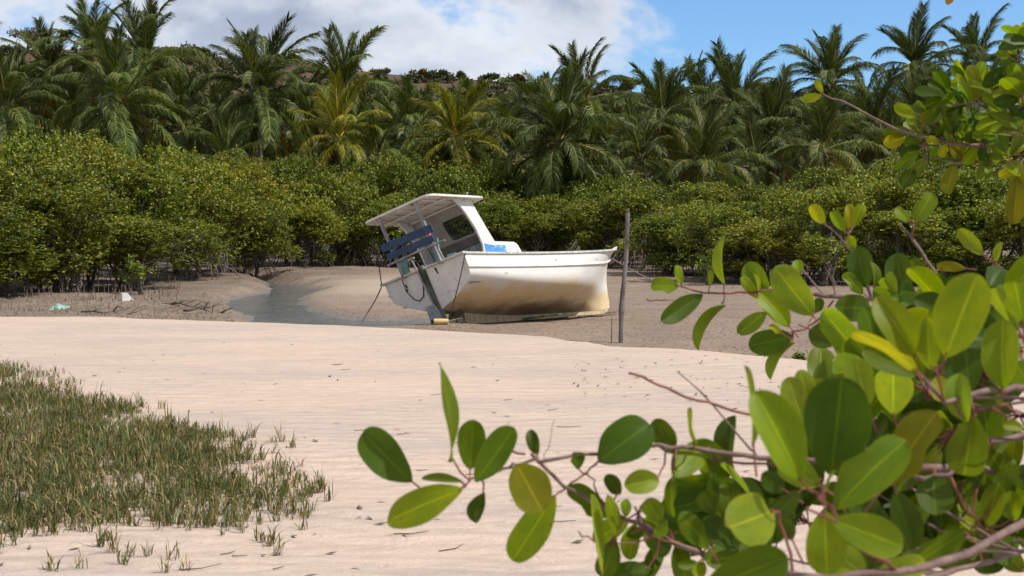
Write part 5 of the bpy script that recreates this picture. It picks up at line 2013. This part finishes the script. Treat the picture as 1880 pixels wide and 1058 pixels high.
# big blurred leaves nearest to the lens
near_branch(
    [([TRUNK[3], (2150, 820, 1.35), (1880, 713, 1.25), (1821, 715, 1.22), (1735, 740, 1.2), (1700, 700, 1.18)], 0.009, 0.003, 0),
     ([(1735, 740, 1.2), (1722, 690, 1.16), (1735, 660, 1.14)], 0.0022, 0.0018, 1), ([(1880, 760, 1.25), (1845, 742, 1.24), (1790, 752, 1.22)], 0.0024, 0.002, 1), ([(1843, 745, 1.24), (1840, 715, 1.23)], 0.0016, 0.0014, 1)],
    [(1735, 657, 1793, 504, 92, 'b', 1.12), (1684, 657, 1612, 548, 60, 'b', 1.16), (1684, 680, 1570, 602, 30, 'y', 1.18), (1690, 690, 1585, 640, 50, 'g', 1.2), (1708, 680, 1701, 585, 46, 'b', 1.15),
     (1841, 717, 1838, 587, 68, 'b', 1.22), (1867, 600, 1827, 519, 44, 'p', 1.3), (1878, 592, 1862, 512, 60, 'g', 1.24), (1780, 722, 1772, 630, 54, 'd', 1.3), (1640, 762, 1640, 676, 68, 'p', 1.3),
     (1774, 776, 1752, 687, 50, 'p', 1.2), (1786, 762, 1770, 879, 72, 'g', 1.22), (1880, 785, 1843, 780, 22, 'b', 1.2), (1720, 690, 1735, 740, 40, 'y', 1.35), (1900, 720, 1860, 660, 60, 'g', 1.35)],
    1.2, 'branch with the largest leaves, close to the lens', [(1800, 690, 1.45, 9, .062, 'ggd'), (1860, 640, 1.45, 9, .062, 'ggd'), (1760, 600, 1.5, 9, .062, 'gdb'), (1700, 720, 1.4, 9, .06, 'gdb'), (1840, 560, 1.6, 9, .066, 'gdd'), (1620, 690, 1.5, 7, .075, 'gpb'), (1740, 800, 1.45, 9, .062, 'ggo'), (1670, 640, 1.55, 6, .075, 'gd')])
# centre cluster
near_branch(
    [([TRUNK[2], (2100, 1010, 1.45), (1880, 960, 1.3), (1774, 1019, 1.2), (1647, 1051, 1.15), (1540, 1062, 1.12), (1440, 1052, 1.12)], 0.010, 0.005, 0),
     ([(1647, 1051, 1.15), (1560, 990, 1.12), (1526, 930, 1.1), (1490, 900, 1.1)], 0.004, 0.002, 1), ([(1455, 1052, 1.12), (1446, 1000, 1.12), (1430, 940, 1.12), (1415, 935, 1.1)], 0.003, 0.0018, 1),
     ([(1880, 1011, 1.35), (1821, 1031, 1.3), (1730, 1056, 1.25), (1650, 1075, 1.2)], 0.006, 0.004, 0)],
    [(1472, 887, 1393, 719, 84, 'b', 1.08), (1526, 873, 1546, 690, 118, 'd', 1.12), (1383, 820, 1376, 672, 12, 'g', 1.15), (1478, 786, 1446, 692, 48, 'p', 1.3), (1492, 770, 1470, 680, 40, 'p', 1.32), (1593, 747, 1569, 658, 54, 'p', 1.3),
     (1420, 938, 1350, 965, 96, 'p', 1.1), (1514, 938, 1518, 1057, 74, 'b', 1.05), (1290, 1085, 1445, 1020, 84, 'g', 1.05), (1505, 892, 1430, 850, 52, 'p', 1.2), (1515, 900, 1532, 862, 8, 'b', 1.08), (1455, 992, 1435, 948, 32, 'd', 1.2),
     (1530, 935, 1661, 803, 92, 'g', 1.06), (1624, 893, 1718, 757, 78, 'o', 1.12), (1528, 955, 1660, 1005, 70, 'b', 1.04), (1643, 900, 1679, 1011, 58, 'd', 1.2), (1714, 873, 1718, 950, 66, 'd', 1.25), (1778, 972, 1683, 1035, 46, 'g', 1.3),
     (1590, 1060, 1530, 1010, 60, 'p', 1.15), (1600, 1070, 1700, 1030, 50, 'p', 1.2), (1560, 960, 1600, 1040, 50, 'd', 1.2), (1440, 900, 1395, 870, 40, 'd', 1.25), (1470, 900, 1410, 960, 40, 'd', 1.25)],
    1.12, 'lower branch with the broad dark leaves in the middle', [(1600, 900, 1.5, 6, .08, 'ggd'), (1480, 960, 1.5, 7, .075, 'gdd'), (1560, 800, 1.5, 6, .075, 'ggp'), (1420, 1020, 1.4, 6, .07, 'gdd'), (1690, 960, 1.55, 7, .075, 'gdd'), (1620, 1030, 1.4, 6, .07, 'gdb')])
# lower right
near_branch(
    [([TRUNK[2], (2120, 900, 1.55), (1880, 798, 1.45), (1817, 811, 1.42), (1742, 873, 1.4), (1679, 876, 1.4)], 0.008, 0.004, 0),
     ([(1880, 960, 1.5), (1830, 985, 1.5), (1790, 960, 1.5), (1740, 942, 1.5)], 0.004, 0.002, 0), ([(1742, 873, 1.4), (1770, 930, 1.42), (1800, 965, 1.45), (1830, 985, 1.5)], 0.003, 0.002, 1)],
    [(1745, 872, 1725, 820, 28, 'y'), (1778, 935, 1778, 880, 18, 'g'), (1812, 822, 1836, 862, 34, 'g'), (1837, 912, 1853, 839, 38, 'g'), (1813, 968, 1833, 887, 42, 'b'), (1862, 958, 1852, 903, 40, 'b'), (1866, 988, 1827, 1032, 42, 'g'),
     (1800, 870, 1815, 925, 36, 'd'), (1850, 1020, 1790, 1040, 44, 'd'), (1880, 900, 1866, 850, 40, 'd'), (1760, 1000, 1720, 1040, 40, 'g'), (1740, 850, 1770, 800, 40, 'o'), (1880, 1050, 1840, 1010, 40, 'g')],
    1.45, 'branch at the lower right corner', [(1700, 800, 1.6, 9, .066, 'gdd'), (1850, 870, 1.75, 9, .07, 'gdd'), (1790, 1000, 1.75, 9, .07, 'gdd'), (1880, 1000, 1.7, 9, .07, 'gdd'), (1740, 940, 1.8, 6, .08, 'dd'), (1660, 840, 1.7, 6, .08, 'dd'), (1830, 760, 1.6, 9, .066, 'dd'), (1640, 730, 1.65, 9, .066, 'gd'), (1870, 760, 1.5, 9, .062, 'gdb'), (1790, 880, 1.5, 8, .075, 'gdb'), (1860, 930, 1.55, 8, .075, 'gdb'), (1700, 900, 1.55, 7, .075, 'gd'), (1840, 1040, 1.5, 8, .075, 'gdb'), (1730, 1030, 1.5, 7, .075, 'gd')])
# long low branch to the left
near_branch(
    [([TRUNK[2], (2080, 1100, 1.6), (1700, 1075, 1.5), (1440, 1062, 1.45), (1325, 1026, 1.42), (1252, 1003, 1.4), (1193, 976, 1.4), (1122, 938, 1.38), (1035, 893, 1.37), (975, 833, 1.37)], 0.009, 0.003, 0),
     ([(1560, 850, 1.4), (1419, 842, 1.4), (1340, 834, 1.4), (1252, 820, 1.38), (1193, 819, 1.38), (1098, 834, 1.37), (1000, 846, 1.36), (968, 848, 1.36), (900, 872, 1.35), (867, 878, 1.35)], 0.007, 0.002, 0),
     ([TRUNK[3], (2080, 880, 1.5), (1760, 860, 1.45), (1560, 850, 1.4)], 0.009, 0.007, 0),
     ([(1430, 855, 1.4), (1340, 848, 1.4), (1300, 846, 1.4)], 0.003, 0.002, 1), ([(964, 834, 1.37), (920, 820, 1.36), (897, 813, 1.36)], 0.003, 0.002, 1),
     ([(867, 878, 1.35), (842, 900, 1.35)], 0.002, 0.0016, 1), ([(1027, 905, 1.37), (1060, 880, 1.37), (1096, 851, 1.37)], 0.0022, 0.0018, 1),
     ([(1379, 762, 1.42), (1300, 738, 1.42), (1240, 720, 1.42), (1190, 698, 1.42), (1154, 685, 1.42)], 0.0034, 0.0022, 1), ([(1450, 790, 1.4), (1379, 762, 1.42)], 0.004, 0.0034, 0),
     ([(1243, 682, 1.43), (1310, 745, 1.42), (1379, 826, 1.41), (1395, 845, 1.4)], 0.0014, 0.0026, 0), ([(1252, 1003, 1.4), (1200, 985, 1.38), (1150, 998, 1.37), (1110, 1000, 1.36), (1085, 990, 1.36), (1062, 976, 1.36)], 0.002, 0.0012, 1),
     ([(1112, 930, 1.38), (1090, 890, 1.38), (1078, 868, 1.38)], 0.002, 0.0014, 1), ([(1000, 850, 1.37), (1012, 800, 1.36), (1018, 770, 1.36)], 0.0008, 0.0005, 1)],
    [(756, 885, 661, 792, 70, 'd', 1.34), (831, 849, 821, 666, 18, 'g', 1.34), (863, 863, 869, 770, 52, 'g', 1.36), (873, 885, 946, 786, 56, 'g', 1.33), (948, 850, 995, 938, 76, 'o', 1.34), (1019, 909, 940, 1031, 62, 'b', 1.36),
     (851, 897, 705, 956, 64, 'b', 1.32), (889, 905, 865, 960, 32, 'd', 1.36), (853, 885, 774, 877, 16, 'd', 1.38), (987, 836, 972, 790, 24, 'd', 1.38),
     (1098, 848, 1193, 776, 80, 'd', 1.36), (1237, 833, 1200, 769, 42, 'd', 1.39), (1234, 873, 1286, 823, 58, 'b', 1.36), (1305, 822, 1305, 880, 20, 'd', 1.4), (1277, 816, 1261, 750, 10, 'b', 1.36), (1139, 909, 1114, 873, 28, 'd', 1.38),
     (1212, 880, 1150, 891, 44, 'p', 1.35), (1234, 876, 1230, 950, 26, 'g', 1.36), (1118, 951, 1045, 894, 44, 'g', 1.39), (1215, 960, 1185, 915, 38, 'b', 1.36), (1314, 944, 1286, 898, 40, 'd', 1.37), (1304, 1008, 1250, 944, 42, 'g', 1.36),
     (1357, 1008, 1293, 955, 50, 'd', 1.35), (1340, 960, 1335, 885, 46, 'g', 1.4), (1378, 908, 1325, 850, 13, 'b', 1.33), (1104, 1058, 1077, 909, 14, 'p', 1.34), (1132, 991, 1120, 908, 22, 'b', 1.34), (1130, 990, 1105, 1062, 42, 'g', 1.36),
     (1195, 1044, 1115, 1062, 46, 'd', 1.38), (1190, 985, 1230, 1015, 36, 'd', 1.39), (1060, 862, 1060, 828, 28, 'd', 1.38), (1150, 985, 1182, 972, 26, 'd', 1.4), (1285, 1035, 1243, 1038, 18, 'g', 1.4), (1292, 1032, 1275, 1060, 28, 'b', 1.4), (1200, 985, 1225, 965, 22, 'b', 1.36), (1150, 950, 1148, 915, 20, 'p', 1.34),
     (1250, 1000, 1290, 1010, 24, 'd', 1.42), (1150, 1060, 1200, 1040, 36, 'd', 1.42), (1320, 1040, 1370, 1050, 40, 'd', 1.42)],
    1.37, 'long low branch stretching left over the sand', [(1230, 985, 1.46, 5, .05, 'gd'), (1300, 990, 1.5, 6, .06, 'gd'), (1170, 940, 1.45, 5, .045, 'gb'), (1350, 900, 1.5, 6, .065, 'gdb'), (1400, 990, 1.5, 6, .07, 'gd')])
# high branch at the upper right
near_branch(
    [([TRUNK[5], (2010, 262, 3.1), (1900, 266, 3.2), (1811, 268, 3.3), (1746, 264, 3.3), (1674, 247, 3.35), (1630, 230, 3.4), (1560, 192, 3.4), (1511, 173, 3.4)], 0.014, 0.003, 0),
     ([(1900, 266, 3.2), (1850, 215, 3.2), (1800, 190, 3.25), (1745, 192, 3.3)], 0.006, 0.003, 0), ([(1900, 250, 3.1), (1870, 160, 3.1), (1862, 110, 3.15)], 0.007, 0.003, 0),
     ([(1900, 268, 3.2), (1850, 300, 3.25), (1760, 300, 3.3), (1690, 285, 3.35)], 0.006, 0.003, 0), ([(1900, 250, 3.0), (1850, 246, 3.1), (1835, 240, 3.15)], 0.004, 0.003, 0), ([(1880, 290, 3.1), (1868, 322, 3.1)], 0.003, 0.002, 0),
     ([TRUNK[6], (1850, -80, 3.1), (1747, -35, 3.1)], 0.008, 0.003, 0)],
    [(1510, 171, 1497, 145, 13, 'y', 3.4), (1509, 176, 1473, 182, 16, 'y', 3.4), (1680, 215, 1640, 193, 22, 'b'), (1744, 198, 1688, 223, 26, 'o'), (1671, 240, 1622, 244, 22, 'g', 3.4), (1661, 251, 1622, 268, 26, 'y', 3.4),
     (1686, 278, 1644, 312, 24, 'g'), (1680, 310, 1655, 342, 28, 'd'), (1753, 303, 1736, 356, 32, 'o'), (1820, 302, 1795, 330, 28, 'g'), (1788, 188, 1792, 145, 26, 'o'), (1800, 154, 1777, 121, 22, 'o'), (1812, 166, 1812, 132, 10, 'b'),
     (1825, 220, 1778, 222, 22, 'd'), (1815, 233, 1786, 253, 18, 'b'), (1845, 182, 1815, 195, 20, 'g'), (1840, 250, 1828, 285, 20, 'g'), (1856, 262, 1835, 292, 20, 'b'), (1862, 310, 1833, 325, 18, 'y'), (1868, 322, 1862, 412, 34, 'o'), (1880, 300, 1862, 340, 30, 'o'),
     (1870, 195, 1874, 170, 10, 'b'), (1680, 230, 1668, 215, 18, 'b'), (1700, 225, 1730, 200, 24, 'g'), (1747, -33, 1741, 8, 19, 'n', 3.1), (1725, 262, 1700, 255, 16, 'y'), (1855, 105, 1830, 96, 18, 'g'), (1866, 100, 1850, 82, 16, 'b'), (1875, 95, 1878, 66, 16, 'g'), (1860, 118, 1838, 118, 18, 'd'), (1870, 130, 1858, 158, 22, 'd'), (1700, 290, 1675, 322, 22, 'g'), (1736, 264, 1728, 290, 18, 'y')],
    3.3, 'branch of yellowish leaves in the upper right corner',
    [(u, v, Y, n, .064, c) for (u, v, Y, n, c) in [(1745, 180, 3.35, 7, 'gdg'), (1785, 205, 3.3, 8, 'gdb'), (1830, 175, 3.25, 8, 'gbd'), (1850, 215, 3.2, 8, 'gdb'), (1800, 265, 3.3, 8, 'gdb'), (1750, 250, 3.35, 7, 'gdd'), (1700, 265, 3.4, 7, 'gdd'), (1850, 290, 3.2, 8, 'gbd'), (1865, 120, 3.15, 8, 'gdb'), (1880, 180, 3.1, 8, 'gdb'), (1720, 225, 3.4, 7, 'gdg'), (1770, 300, 3.4, 6, 'od'), (1880, 240, 3.1, 8, 'gbd'), (1820, 230, 3.4, 8, 'dd'), (1780, 160, 3.4, 6, 'gb'), (1900, 80, 3.1, 8, 'gdb'), (1800, 190, 3.5, 8, 'dd'), (1740, 210, 3.5, 7, 'dd'), (1700, 300, 3.45, 5, 'dd')]])
